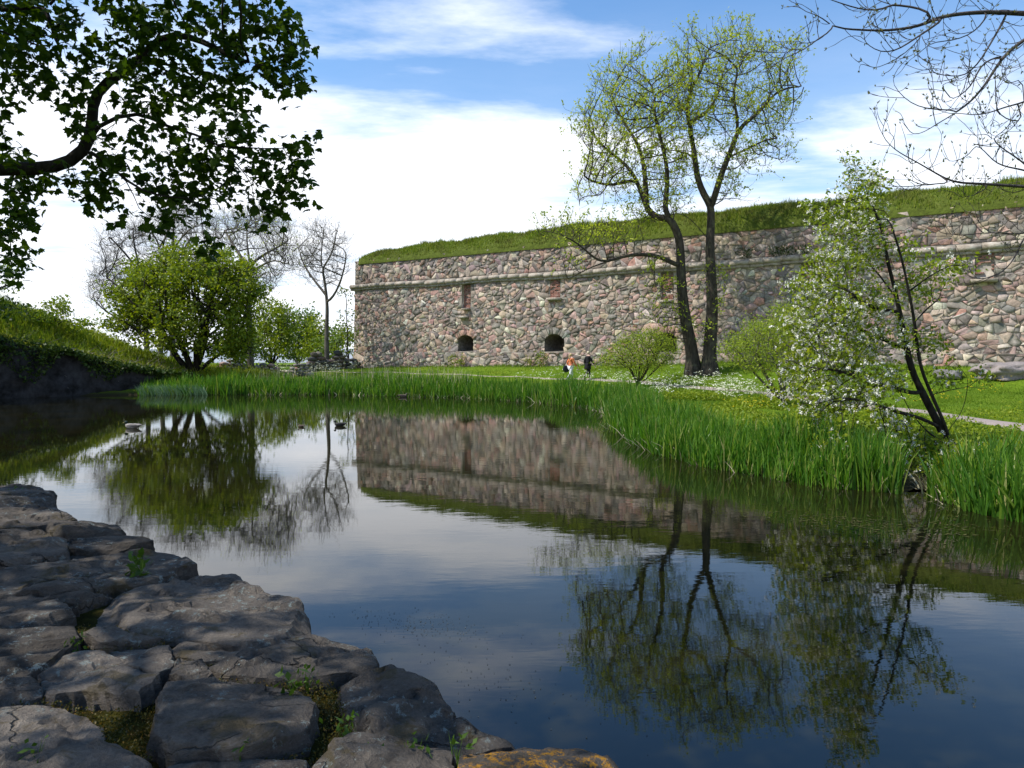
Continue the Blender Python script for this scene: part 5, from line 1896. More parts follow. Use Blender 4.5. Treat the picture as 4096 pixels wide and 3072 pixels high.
bare_tree('bare_tree', [(None, np.concatenate([[b0], A([(642, 1250), (645, 1050), (640, 980), (610, 930)], [D, D])])), (0, A([(644, 1060), (655, 960), (680, 900)], [D, D + 1])), (0, A([(645, 1100), (720, 1020), (760, 960)], [D, D + 2]))],
          [(640, 920, 90, 60, D, 4), (720, 960, 80, 80, D, 5), (560, 980, 60, 60, D, 4), (680, 1030, 120, 60, D, 4)], 'tall bare trunk showing above the round tree, directly under the maple leaves', rg, 0.42, 0.011, dens=.014)
D = 57
b0 = base_px(690, 1420, D)
bare_tree('bare_tree', [(None, np.concatenate([[b0], A([(692, 1250), (690, 1050), (694, 900), (705, 840)], [D, D])])), (0, A([(692, 1000), (740, 930), (790, 900)], [D, D - 2]))],
          [(720, 850, 80, 50, D, 4), (800, 900, 90, 70, D, 4), (640, 880, 40, 40, D, 4)], 'second straight bare trunk just right of the first above the round tree', rg, 0.36, 0.011, dens=.013)
D = 53
b0 = base_px(590, 1400, D)
bare_tree('bare_tree', [(None, np.concatenate([[b0], A([(575, 1200), (560, 1080), (540, 1000), (530, 930)], [D, D - 1])])), (0, A([(560, 1090), (500, 1010), (450, 960), (430, 940)], [D, D - 2])), (0, A([(580, 1250), (500, 1170), (430, 1110), (390, 1100)], [D, D + 2])), (0, A([(600, 1330), (480, 1280), (400, 1230), (370, 1190)], [D, D + 1]))],
          [(530, 940, 60, 60, D, 4), (450, 990, 70, 70, D, 4), (420, 1110, 60, 80, D, 4), (390, 1180, 50, 70, D, 3), (480, 1090, 70, 70, D, 4)], 'leftmost bare tree with drooping twigs behind the round tree', rg, 0.26, 0.010, dens=.019, bark=M['bark_twig'], up=.02)

# --- greenery beyond the gap between the round tree and the wall
rg = np.random.default_rng(111)
for (x, y, D, rx, ry, lab, lm) in ((1085, 1440, 72, 90, 130, 'green broadleaf tree seen through the gap behind the thick bare trunk', M['bush_leaf']),
                                   (1190, 1440, 78, 90, 110, 'bluish green tree in the gap left of the slim bare tree', M['far_leaf']),
                                   (1265, 1445, 70, 60, 80, 'low green bush at the foot of the slim bare tree', M['bush_leaf']), (1345, 1440, 66, 55, 70, 'green bush between the slim bare tree and the wall corner', M['far_leaf']), (965, 1450, 68, 70, 75, 'green bush low behind the thick bare trunk', M['far_leaf'])):
    b_ = base_px(x, y, D)
    dome_tree('background_tree', b_, [(x, y - ry * 1.1, rx, ry * .8, D, 3), (x - rx * .4, y - ry * .7, rx * .7, ry * .5, D, 3), (x + rx * .4, y - ry * .8, rx * .7, ry * .5, D, 3), (x, y - ry * .3, rx, ry * .3, D - 1.5, 2.5)], lab, 'tree', lm, 5, 0.22, 0.014, 0.016, 0.6, 7, 0.28, 0.19, M['bark_dark'], rg, stem_h=0.15, spread=.28, group='greenery in the gap', keep_p=.95, twig=2)
D = 59.5
dome_tree('corner_shrub', base_px(1395, 1440, D), [(1380, 1170, 35, 25, D, 1), (1385, 1260, 45, 30, D, 1.2), (1390, 1330, 50, 45, D, 1.4), (1360, 1400, 60, 40, D, 1.6), (1400, 1220, 15, 60, D, .6)], 'tall leafy shrub growing against the left corner of the wall', 'shrub', M['bush_leaf'], 5, 0.10, 0.012, 0.03, 0.4, 8, 0.2, 0.12, M['bark_dark'], rg, stem_h=.6, spread=.16)
# dark overhanging shrub on the left bank and a distant one above it
D = 33
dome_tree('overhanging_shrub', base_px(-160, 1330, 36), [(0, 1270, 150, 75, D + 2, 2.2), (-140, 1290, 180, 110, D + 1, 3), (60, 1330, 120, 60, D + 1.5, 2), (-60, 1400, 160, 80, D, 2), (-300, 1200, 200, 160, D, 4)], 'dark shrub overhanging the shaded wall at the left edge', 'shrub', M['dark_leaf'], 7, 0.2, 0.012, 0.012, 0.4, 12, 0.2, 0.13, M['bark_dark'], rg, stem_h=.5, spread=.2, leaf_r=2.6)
D = 38
dome_tree('mound_tree', base_px(-120, 1300, D), [(20, 1150, 80, 50, D, 2), (-60, 1100, 130, 90, D, 3), (60, 1190, 50, 25, D, 1), (-150, 1000, 160, 120, D, 3.5)], 'leafy tree top at the left edge above the mound', 'tree', M['far_leaf'], 5, 0.25, 0.012, 0.014, 0.4, 8, 0.18, 0.12, M['bark_dark'], rg, stem_h=.6, spread=.16)
D = 40.5
dome_tree('mound_bush', base_px(220, 1270, D), [(230, 1230, 55, 32, D, 1.0), (150, 1270, 90, 30, D - 1, 1.4), (320, 1310, 90, 26, D - 1, 1.2), (260, 1205, 22, 18, D, .5)], 'small bright bush on the crest of the mound', 'shrub', M['weed'], 8, 0.06, 0.008, 0.09, 0.25, 12, 0.17, 0.11, M['bark_dark'], rg, stem_h=.1, spread=.16)

# tall trees beyond the left edge of the picture, on the mound; they shade the bank
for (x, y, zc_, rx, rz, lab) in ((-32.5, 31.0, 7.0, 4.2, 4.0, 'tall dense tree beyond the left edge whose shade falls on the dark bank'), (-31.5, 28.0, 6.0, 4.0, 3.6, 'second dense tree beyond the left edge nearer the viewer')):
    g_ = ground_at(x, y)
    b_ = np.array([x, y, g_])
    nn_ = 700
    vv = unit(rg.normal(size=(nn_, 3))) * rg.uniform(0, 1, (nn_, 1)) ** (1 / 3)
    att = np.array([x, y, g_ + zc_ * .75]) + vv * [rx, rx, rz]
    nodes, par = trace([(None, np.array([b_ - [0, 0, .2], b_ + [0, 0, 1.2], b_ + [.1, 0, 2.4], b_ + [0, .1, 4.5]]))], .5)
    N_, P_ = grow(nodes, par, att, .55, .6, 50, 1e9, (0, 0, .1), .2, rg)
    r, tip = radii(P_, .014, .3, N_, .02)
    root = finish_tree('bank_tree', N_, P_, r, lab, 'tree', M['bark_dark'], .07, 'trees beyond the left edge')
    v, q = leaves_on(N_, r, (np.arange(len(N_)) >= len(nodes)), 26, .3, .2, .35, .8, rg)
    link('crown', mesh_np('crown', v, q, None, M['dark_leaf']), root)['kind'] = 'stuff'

# wall-foot plants
for (x, y, w_, h_, lab, lm) in ((1825, 1478, 42, 45, 'bushy green weed at the wall foot below the first embrasure', M['slope_leaf']), (2162, 1478, 30, 50, 'upright bright green plant at the wall foot left of the walkers', M['bush_leaf']), (2115, 1462, 24, 30, 'small leafy plant at the wall foot beside the upright one', M['slope_leaf']), (3440, 1470, 80, 40, 'leafy weeds at the wall foot behind the blossoming tree', M['slope_leaf'])):
    uu, zz_ = wall_px(x, y)
    p = wpt(uu, 0.0, 0.9); p[2] = ground_at(p[0], p[1])
    D = p[1]
    dome_tree('wall_plant', p, [(x, y - h_ * .75, w_, h_ * .7, D, .5), (x, y - h_ * .2, w_ * .8, h_ * .5, D, .5)], lab, 'plant', lm, 4, 0.03, 0.008, 0.05, 0.18, 9, 0.13, 0.07, M['bark_dark'], rg, stem_h=.08, spread=.1, group='plants at the wall foot')
# tufts on the cordon
for x in (3110, 3160, 3230, 2990):
    uu, _ = wall_px(x, 1020)
    n = 160
    p = wpt(uu, 8.05, 0.10)
    b_ = p + np.stack([rg.normal(0, .28, n), rg.normal(0, .15, n), rg.uniform(-.1, .45, n)], -1)
    v, q = leaf_quads(b_, rdir(n, .6, rg), rdir(n, .6, rg), rg.uniform(.1, .2, n), .06)
    fe_ = empty('wall_fern', p, {3110: 'dark fern tuft on the cordon right of the double tree', 3160: 'middle fern tuft on the cordon', 3230: 'rightmost fern tuft on the cordon beside the blossom', 2990: 'leftmost fern tuft on the cordon by the double tree'}[x], 'plant', 'fern tufts on the cordon')
    link('fronds', mesh_np('fronds', v, q, None, M['dark_leaf']), fe_)['kind'] = 'stuff'

# --- the maple overhead at the upper left
rg = np.random.default_rng(121)


def Zm(pts):
    return [(x / 1.58, y / 1.58) for x, y in pts]


DM = 8.8
tb = np.array([-10.2, 8.2, 0.0]); tb[2] = ground_at(tb[0], tb[1])
e0 = A([(0, 670)], DM)[0]
limbsM = [
    (None, np.array([tb - [0, 0, .2], tb + [0, 0, 1.4], tb + [.1, 0, 2.8], tb + [.1, -.2, 4.5], tb + [.3, -.5, 6.5], tb + [.5, -.8, 8.5], tb + [.6, -1.0, 10.5]])),
    (0, np.concatenate([[tb + [.1, 0, 2.9], tb + [1.3, .2, 3.5], tb + [2.6, .45, 3.85]], [e0], A(Zm([(100, 1060), (200, 1075), (320, 1075), (430, 1060), (510, 1010), (570, 950), (600, 890), (610, 800), (560, 690), (545, 610), (590, 550), (680, 500), (780, 460), (850, 410), (930, 380), (980, 260), (1040, 170), (1080, 60), (1110, -60)]), [DM, DM + .6])])),
    (1, A(Zm([(600, 880), (640, 820), (700, 780), (760, 760), (800, 740)]), [DM, DM - .3])),
    (1, A(Zm([(605, 790), (660, 745), (730, 720), (800, 710), (880, 700)]), [DM, DM + .4])),
    (3, A(Zm([(730, 720), (715, 660), (740, 700), (820, 760), (900, 800), (960, 830)]), [DM, DM - .4])),
    (1, A(Zm([(580, 960), (680, 1020), (740, 1090), (800, 1150), (870, 1210), (960, 1245), (1080, 1250), (1200, 1250), (1290, 1260)]), [DM, DM - .4])),
    (5, A(Zm([(730, 1070), (800, 1060), (850, 1150), (865, 1250), (870, 1330)]), [DM - .1, DM + .3])),
    (1, A(Zm([(850, 410), (1000, 390), (1150, 400), (1250, 500), (1330, 600), (1400, 640), (1480, 700), (1600, 770)]), [DM + .3, DM - .2])),
    (1, A(Zm([(1030, 195), (1130, 215), (1260, 240), (1350, 300), (1450, 350), (1600, 420)]), [DM + .5, DM])),
    (3, A(Zm([(880, 700), (960, 760), (1080, 830), (1200, 830), (1300, 850), (1400, 920), (1480, 1000), (1560, 1110), (1620, 1190)]), [DM + .3, DM - .3])),
    (9, A(Zm([(1400, 920), (1550, 950), (1700, 930), (1850, 960), (1920, 930)]), [DM, DM])),
    (5, A(Zm([(1200, 1250), (1260, 1330), (1340, 1420), (1420, 1500), (1480, 1580)]), [DM - .4, DM - .6])),
    (5, A(Zm([(1240, 1290), (1250, 1400), (1290, 1520), (1300, 1600), (1320, 1700), (1380, 1740)]), [DM - .4, DM - .7])),
    (0, np.concatenate([[tb + [.2, -.4, 5.5], tb + [2, 0, 6.6]], A(Zm([(-150, 40), (120, 80), (300, 60), (420, -20)]), [DM, DM])])),
    (13, A(Zm([(290, 70), (320, 200), (350, 260), (420, 380)]), [DM, DM - .4])),
    (0, np.array([tb + [.2, -.4, 5.2], tb + [1.6, -2.2, 6.8], tb + [3.4, -4.0, 8.0], tb + [5.0, -5.4, 8.6]])),
    (0, np.array([tb + [.3, -.5, 6.4], tb + [2.2, -1.6, 8.0], tb + [4.4, -2.6, 9.2], tb + [6.4, -3.3, 9.6]])),
    (0, np.array([tb + [.1, -.2, 4.4], tb + [1.6, -3.0, 5.6], tb + [3.4, -5.2, 6.4]])),
    (0, np.array([tb + [.1, -.2, 4.6], tb + [-2, -1.5, 6.6], tb + [-3.4, -2.4, 8.4]])),
    (0, np.array([tb + [.3, -.3, 7.0], tb + [-1, 2.0, 8.6], tb + [-1.4, 3.6, 9.8]])),
    (1, A(Zm([(60, 1070), (40, 1200), (60, 1350), (90, 1500), (60, 1650)]), [DM, DM + .4])),
]
MB_ = [(90, 60, 150, 80), (60, 200, 120, 70), (130, 300, 55, 60), (20, 380, 40, 40), (270, 160, 70, 55), (250, 30, 60, 35), (470, 30, 60, 45), (560, 60, 100, 60), (700, 40, 120, 50), (850, 60, 120, 60), (1000, 40, 110, 50), (1090, 90, 70, 50), (1170, 120, 50, 45), (1220, 180, 35, 22), (1130, 225, 55, 30), (1190, 290, 40, 26), (1215, 355, 45, 28),
       (560, 140, 70, 45), (650, 110, 60, 35), (760, 160, 80, 55), (900, 180, 100, 55), (980, 150, 70, 45), (320, 250, 50, 50), (420, 160, 40, 35), (520, 240, 50, 35), (680, 200, 50, 45), (800, 260, 80, 55), (920, 300, 85, 50), (1010, 330, 40, 28), (275, 400, 32, 22), (340, 330, 32, 45), (600, 330, 80, 45), (700, 340, 80, 45), (720, 400, 70, 45), (830, 380, 50, 35), (950, 390, 40, 24),
       (310, 490, 40, 28), (330, 530, 50, 32), (440, 500, 40, 24), (560, 420, 50, 35), (640, 440, 60, 35), (700, 480, 80, 35), (870, 450, 50, 28), (960, 460, 50, 30), (1000, 500, 50, 32), (1045, 530, 32, 20), (620, 545, 70, 28), (720, 580, 85, 50), (820, 560, 85, 45), (900, 520, 60, 35), (480, 600, 55, 34), (430, 640, 60, 40), (950, 600, 80, 32), (1040, 590, 55, 26), (1120, 600, 60, 34), (1215, 590, 48, 42), (1250, 640, 22, 25),
       (620, 670, 42, 42), (720, 650, 70, 45), (820, 660, 70, 50), (880, 700, 50, 34), (945, 700, 32, 28), (1065, 690, 42, 28), (1160, 720, 55, 40), (1200, 780, 50, 35), (1080, 760, 32, 24), (700, 750, 85, 40), (800, 770, 85, 40), (560, 755, 32, 24), (420, 835, 38, 26), (420, 765, 50, 26), (340, 750, 50, 32), (280, 700, 45, 32), (140, 700, 90, 32), (620, 800, 48, 40), (700, 855, 48, 32), (640, 900, 32, 24), (900, 780, 75, 32), (1000, 800, 65, 28), (1090, 835, 34, 24),
       (100, 750, 85, 45), (60, 820, 70, 42), (30, 900, 50, 52), (140, 880, 34, 26), (60, 980, 65, 42), (110, 1020, 34, 32), (40, 1060, 50, 36), (15, 600, 16, 34), (875, 1000, 24, 10)]
attM = in_ellipsoids([(a, b_, c_, d_, DM, .55) for a, b_, c_, d_ in MB_], 0.0085, rg)
n = 5200
v = unit(rg.normal(size=(n, 3))) * rg.uniform(0.25, 1, (n, 1)) ** (1 / 2.2)
crown = np.array([-7.6, 4.2, 8.6]) + v * np.array([6.6, 6.4, 4.2])
pj = proj(crown)
vis = (pj[:, 0] > -150) & (pj[:, 0] < 4200) & (pj[:, 1] > -120) & (crown[:, 1] > 0.3)
crown = crown[~vis & (crown[:, 2] > 4.3)]
holes = np.array([mnoise.noise(Vector((a * .42, b_ * .42, c_ * .42))) for a, b_, c_ in crown])
crown = crown[holes > -0.14]
attM = np.concatenate([attM, crown])
nodes, par = trace(limbsM, 0.22)
N_, P_ = grow(nodes, par, attM, 0.22, 0.24, 60, 1e9, (0, 0, -0.03), 0.22, rg)
r, tip = radii(P_, 0.0034, 0.34, N_, .0135)
maple = finish_tree('maple_tree', N_, P_, r, 'dark maple boughs in leaf overhanging from the upper left, seen against the sky', 'tree', M['bark_dark'], 0.045)
# maple leaf outline (5 lobes)
lob = [(0, 0), (0.16, 0.05), (0.34, -0.06), (0.36, 0.14), (0.56, 0.30), (0.36, 0.40), (0.40, 0.58), (0.22, 0.58), (0.14, 0.78), (0, 1.0)]
outl = lob + [(-a, b_) for a, b_ in lob[-2:0:-1]]
outl = np.array(outl); nO = len(outl)
tmpl = np.concatenate([outl, [[0, 0.38]]])
tri_t = np.array([[i, (i + 1) % nO, nO] for i in range(nO)])
zt = -0.30 * (np.hypot(tmpl[:, 0], tmpl[:, 1] - .38)) ** 2 * 1.4
sel = np.where((np.arange(len(N_)) >= len(nodes)) & (r < 0.0115))[0]
pj = proj(N_[sel])
inv_ = (pj[:, 0] > -100) & (pj[:, 0] < 1500) & (pj[:, 1] > -100) & (N_[sel][:, 1] > 6)
cnt = np.where(inv_, 15, 12)
i = np.repeat(sel, cnt)
n = len(i)
base = N_[i] + rg.normal(0, .085, (n, 3)) + [0, 0, -.03]
d = rdir(n, 0, rg); d[:, 2] = d[:, 2] * .5 - .45; d = unit(d)
nr_ = rdir(n, 1.5, rg)
s_ = unit(np.cross(d, nr_)); nn = np.cross(s_, d)
Ls = rg.uniform(.05, .14, n)
pj = proj(base)
infr = (pj[:, 0] > 10) & (pj[:, 0] < 1400) & (pj[:, 1] > 10) & (base[:, 1] > 6)
size_px = np.where(infr, Ls * F / base[:, 1], 0)
big_i = np.argsort(-size_px)[:300]
maskb = np.zeros(n, bool); maskb[big_i] = True


def leafverts(j):
    return base[j][:, None] + Ls[j][:, None, None] * (s_[j][:, None] * tmpl[None, :, :1] + d[j][:, None] * tmpl[None, :, 1:2] + nn[j][:, None] * zt[None, :, None])


hz = np.array([mnoise.noise(Vector((a * .42, b_ * .42, c_ * .42))) for a, b_, c_ in base])
outf = (pj[:, 0] < -60) | (pj[:, 1] < -60) | (base[:, 1] < 6)
oth = np.where(~maskb & ~(outf & (hz < -.24)))[0]
vv = leafverts(oth).reshape(-1, 3)
tt_ = (np.arange(len(oth))[:, None, None] * (nO + 1) + tri_t[None]).reshape(-1, 3)
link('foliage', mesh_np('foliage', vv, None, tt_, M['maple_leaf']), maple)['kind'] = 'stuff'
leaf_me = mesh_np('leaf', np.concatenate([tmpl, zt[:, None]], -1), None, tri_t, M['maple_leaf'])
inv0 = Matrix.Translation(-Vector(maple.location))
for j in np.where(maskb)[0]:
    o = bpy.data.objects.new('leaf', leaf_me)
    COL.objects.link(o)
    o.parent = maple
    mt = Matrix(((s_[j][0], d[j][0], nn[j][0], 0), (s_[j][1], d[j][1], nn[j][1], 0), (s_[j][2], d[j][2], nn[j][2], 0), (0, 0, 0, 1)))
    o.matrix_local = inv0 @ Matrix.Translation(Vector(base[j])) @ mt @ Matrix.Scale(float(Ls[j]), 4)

# ------------------------------------------------------------------ reeds, grass, flowers
rg = np.random.default_rng(131)


def along_shore(n, i0, i1, lo, hi):
    """random points along far_shore[i0..i1], offset lo..hi metres landward"""
    S = far_shore[i0:i1 + 1]
    seg = np.linalg.norm(np.diff(S, axis=0), axis=1)
    c_ = np.concatenate([[0], np.cumsum(seg)])
    t_ = rg.uniform(0, c_[-1], n)
    p = np.stack([np.interp(t_, c_, S[:, k_]) for k_ in (0, 1)], -1)
    j = np.clip(np.searchsorted(c_, t_) - 1, 0, len(seg) - 1)
    tg_ = unit(S[j + 1] - S[j])
    nl = np.stack([-tg_[:, 1], tg_[:, 0]], -1)
    o = rg.uniform(lo, hi, n)
    q = p + nl * o[:, None]
    return q, o


def reeds(name, n, i0, i1, lo, hi, h, w, label, mat=None, segs=3, dry=0.0, leanx=0.22):
    q, o = along_shore(n, i0, i1, lo, hi)
    wob = 0.35 * np.sin(q[:, 0] * 1.9) + 0.25 * np.sin(q[:, 1] * 2.7 + q[:, 0])
    keep = (o > lo + 0.5 * np.abs(wob)) & (pond_sd(q[:, 0], q[:, 1]) > -0.75)
    q = q[keep]
    n = len(q)
    z = np.maximum(H(q[:, 0], q[:, 1]), -0.12) - 0.05
    cl = np.array([mnoise.noise(Vector((a * .9, b_ * .9, 1.7))) for a, b_ in q])
    hh = h * (0.82 + 0.45 * cl) * rg.uniform(.5, 1.12, n)
    v, qd, t_ = blades(np.concatenate([q, z[:, None]], -1), hh, w * rg.uniform(.7, 1.3, n), np.abs(rg.normal(leanx, .16, n)) + .03, rg, segs, .55)
    tag(link(name, mesh_np(name, v, qd, t_, mat or M['reed'])), label, 'reeds', kind='stuff')


reeds('reed_bed', 13000, 2, 8, -0.45, 1.4, 1.12, 0.045, 'bright green reed bed along the far edge of the pond')
reeds('reed_bed', 12000, 8, 14, -0.5, 1.15, 0.98, 0.036, 'long reed bed curving along the right bank toward the blossoming tree')
reeds('reed_bed', 3000, 16, 19, -0.45, 1.2, 1.0, 0.038, 'nearest reed clump at the right edge of the picture', leanx=.3)
reeds('old_reeds', 420, 3, 5, 0.4, 1.8, 1.5, 0.03, 'pale dry stalks standing in the far reed bed', M['dry_reed'], leanx=.1)
reeds('broken_reeds', 800, 3, 17, -0.55, -0.1, 0.55, 0.03, 'broken bleached reed leaves bent along the water line', M['dry_reed'], leanx=.9)
# feathery grass at the left end of the far reeds
q, o = along_shore(3000, 1, 3, -0.5, 0.5)
pjx = proj(np.concatenate([q, np.zeros((len(q), 1))], -1))[:, 0]
q = q[(pjx > 560) & (pjx < 830)]
n = len(q)
M['sedge'] = leaf_mat('sedge', [(0, (0.10, 0.19, 0.09)), (1, (0.22, 0.33, 0.17))], .3, (1, 1.2, .8))
v, qd, t_ = blades(np.concatenate([q, np.full((n, 1), -.02)], -1), rg.uniform(.35, .7, n), .03, rg.uniform(.4, .9, n), rg, 3, .6, az=rg.normal(3.0, .5, n))
tag(link('sedge', mesh_np('sedge', v, qd, t_, M['sedge'])), 'pale grey-green sedge leaning over the water at the left end of the reeds', 'sedge', kind='stuff')

# lawn
n = 330000
D_ = 9.0 * (62 / 9.0) ** rg.uniform(0, 1, n)
X_ = rg.uniform(-0.40, 0.80, n) * D_
u, qw = wall_uq(X_, D_)
d = pond_sd(X_, D_)
ok = (d > 0.5) & (qw > 0.25) & (u > -6) & (D_ > 9) & (path_dist(X_, D_) > 0.66)
X_, D_, d, qw = X_[ok], D_[ok], d[ok], qw[ok]
n = len(X_)
pdx = path_dist(X_, D_)
cl = np.array([mnoise.noise(Vector((a * .45, b_ * .45, 5.1))) for a, b_ in zip(X_, D_)])
h = np.clip(0.07 + 0.10 * cl, .04, .25) * rg.uniform(.6, 1.5, n)
h *= np.where(qw < 1.6, 2.4, 1.0) * np.where((d < 4) & (D_ < 40), 1.5, 1.0)
v, qd, t_ = blades(np.stack([X_, D_, H(X_, D_) - .01], -1), h, .008 + .0011 * D_, rg.uniform(.2, .9, n), rg, 1)
tag(link('lawn_grass', mesh_np('lawn_grass', v, qd, t_, M['grass'])), 'sunlit green lawn between the pond and the wall', 'grass', kind='stuff')
n = 26000
X_ = rg.uniform(-16, -5.5, n); D_ = rg.uniform(5, 24, n)
e_ = -(X_ * .68 + (D_ - 3.4) * .74)
ok = (pond_sd(X_, D_) > .15) & ((e_ > 5.0) | (-X_ * .74 + (D_ - 3.4) * .68 > 10.2))
X_, D_ = X_[ok], D_[ok]; n = len(X_)
v, qd, t_ = blades(np.stack([X_, D_, H(X_, D_) - .01], -1), rg.uniform(.08, .3, n), .02, rg.uniform(.2, .9, n), rg, 2)
tag(link('bank_grass', mesh_np('bank_grass', v, qd, t_, M['grass'])), 'rough grass on the near bank under the maple, beyond the left edge', 'grass', kind='stuff')
# broad-leaved weeds behind the reeds
n = 60000
q, o = along_shore(n, 5, 19, 0.8, 5.5)
u, qw = wall_uq(q[:, 0], q[:, 1])
cl = np.array([mnoise.noise(Vector((a * .5, b_ * .5, 8.8))) for a, b_ in q])
ok = (cl > -0.12 - .25 * (o < 3.5)) & (qw > .5) & (path_dist(q[:, 0], q[:, 1]) > .9) & (pond_sd(q[:, 0], q[:, 1]) > .7)
q, o, cl = q[ok], o[ok], cl[ok]
n = len(q)
z = H(q[:, 0], q[:, 1]) + rg.uniform(.02, 1, n) * np.clip(.12 + .35 * cl, .05, .4)
v, qd = leaf_quads(np.concatenate([q, z[:, None]], -1), rdir(n, .2, rg), rdir(n, 1.6, rg), rg.uniform(.06, .13, n), rg.uniform(.04, .08, n), .1)
tag(link('bank_weeds', mesh_np('bank_weeds', v, qd, None, M['weed'])), 'yellow-green leafy weeds carpeting the bank behind the reeds', 'weeds', kind='stuff')

# lush low plants round the foot of the blossoming tree
n = 15000
g = onz(rg.uniform(3150, 4090, n), rg.uniform(1660, 1850, n), np.full(n, .35))
ok = (pond_sd(g[:, 0], g[:, 1]) > .45) & (path_dist(g[:, 0], g[:, 1]) > 1.0)
g = g[ok]; n = len(g)
cl = np.array([mnoise.noise(Vector((a * 1.1, b_ * 1.1, 2.2))) for a, b_ in g[:, :2]])
g[:, 2] = H(g[:, 0], g[:, 1]) + rg.uniform(.02, 1, n) * np.clip(.22 + .6 * cl, .06, .6)
v, qd = leaf_quads(g, rdir(n, .2, rg), rdir(n, 1.0, rg), rg.uniform(.05, .11, n), rg.uniform(.03, .065, n), .12)
tag(link('low_herbs', mesh_np('low_herbs', v, qd, None, M['cherry_leaf'])), 'lush leafy herbs round the foot of the blossoming tree', 'herbs', kind='stuff')


# cow parsley
def parsley(name, regs, label, size=0.05, hr=(.35, .75), mat='umbel'):
    pts = []
    for (x, y, rx, ry, D, n) in regs:
        a = rg.uniform(0, 2 * np.pi, n); s = np.sqrt(rg.uniform(0, 1, n))
        g = onz(x + rx * s * np.cos(a), y + ry * s * np.sin(a), np.full(n, 0.75 if mat == 'umbel' else .5))
        pts.append(g[:, :2])
    q = np.concatenate(pts)
    ok = (pond_sd(q[:, 0], q[:, 1]) > .8) & (wall_uq(q[:, 0], q[:, 1])[1] > .3)
    q = q[ok]; n = len(q)
    z0 = H(q[:, 0], q[:, 1])
    hh = rg.uniform(*hr, n)
    top = np.concatenate([q, (z0 + hh)[:, None]], -1)
    b_ = Bag()
    v, qd, t_ = blades(np.concatenate([q, z0[:, None]], -1), hh, .012, .05, rg, 2)
    m = 6
    c_ = np.repeat(top, m, 0) + np.stack([rg.normal(0, size * .8, n * m), rg.normal(0, size * .8, n * m), rg.normal(0, size * .25, n * m)], -1)
    v2, q2 = leaf_quads(c_, rdir(n * m, 0, rg) * [1, 1, .2], rdir(n * m, 3, rg), size * 1.1, size * 1.1)
    o = link(name, mesh_np(name, v2, q2, None, M[mat]))
    tag(o, label, 'flowers', kind='stuff')
    s_ = link('stems', mesh_np('stems', v, qd, t_, M['grass']), o)
    s_['kind'] = 'stuff'


parsley('cow_parsley', [(2480, 1520, 70, 22, 38, 130), (2650, 1545, 90, 28, 36, 150), (2850, 1540, 130, 26, 33, 230), (2980, 1562, 120, 22, 32, 190), (2700, 1510, 60, 20, 38, 50), (2850, 1470, 90, 25, 40, 90), (2360, 1512, 60, 18, 40, 90), (2220, 1508, 40, 14, 42, 24), (2130, 1510, 80, 12, 45, 36), (3450, 1730, 200, 40, 16, 0)],
        'drift of white cow parsley flowers around the round shrub')
parsley('cow_parsley', [(1480, 1455, 120, 25, 55, 330), (1330, 1470, 100, 25, 55, 260), (1700, 1470, 140, 15, 54, 120), (1180, 1480, 120, 20, 52, 140)], 'pale cow parsley at the left foot of the fortress wall', .055)
parsley('yellow_flowers', [(3960, 1560, 90, 18, 33, 90), (3750, 1600, 160, 30, 28, 30), (3000, 1610, 120, 30, 28, 50), (1650, 1485, 200, 12, 50, 60), (1300, 1500, 160, 14, 48, 60)], 'scattered yellow wildflowers in the lawn', .035, (.1, .3), 'yellow')

# floating scum and water weed
n = 380
n = 380
x = np.concatenate([rg.normal(1680, 150, 260), rg.normal(2050, 260, 120)]); y = np.concatenate([2500 + (x[:260] - 1700) * .12 + rg.normal(0, 28, 260), 2720 + (x[260:] - 2000) * .25 + rg.normal(0, 80, 120)])
g = onz(x, y, np.full(n, .004))
g = g[pond_sd(g[:, 0], g[:, 1]) < -.15]
n = len(g)
v, qd = leaf_quads(g, rdir(n, 0, rg) * [1, 1, 0.0], np.tile([0, 0, 1.0], (n, 1)), rg.uniform(.006, .024, n), rg.uniform(.004, .010, n))
k = NT('scum'); M['scum'] = k.pbr(k.ramp(k.island(), [(0, (.015, .015, .015)), (.7, (.04, .042, .035)), (1, (.10, .10, .08))]), .8, .2)
tag(link('floating_specks', mesh_np('floating_specks', v, qd, None, M['scum'])), 'dark specks floating on the water near the embankment', 'debris', kind='stuff')
n = 900
x = np.concatenate([rg.normal(2350, 100, 300), rg.uniform(560, 1100, 160), rg.normal(3400, 200, 240), rg.normal(3750, 160, 200)])
y = np.concatenate([1690 + rg.normal(0, 22, 300), 1584 + rg.exponential(4, 160), 2090 + (x[460:700] - 3400) * .08 + rg.normal(0, 25, 240), 2110 + rg.normal(0, 35, 200)])
g = onz(x, y, np.full(n, .005))
g = g[pond_sd(g[:, 0], g[:, 1]) < -.05]; n = len(g)
v, qd = leaf_quads(g, rdir(n, 0, rg) * [1, .4, 0], np.tile([0, 0, 1.0], (n, 1)), rg.uniform(.02, .13, n), rg.uniform(.008, .03, n))
k = NT('algae'); M['algae'] = k.pbr(k.ramp(k.island(), [(0, (.03, .032, .006)), (1, (.09, .085, .018))]), .7, .3)
tag(link('water_weed', mesh_np('water_weed', v, qd, None, M['algae'])), 'olive water weed floating in the cove before the reeds', 'algae', kind='stuff')

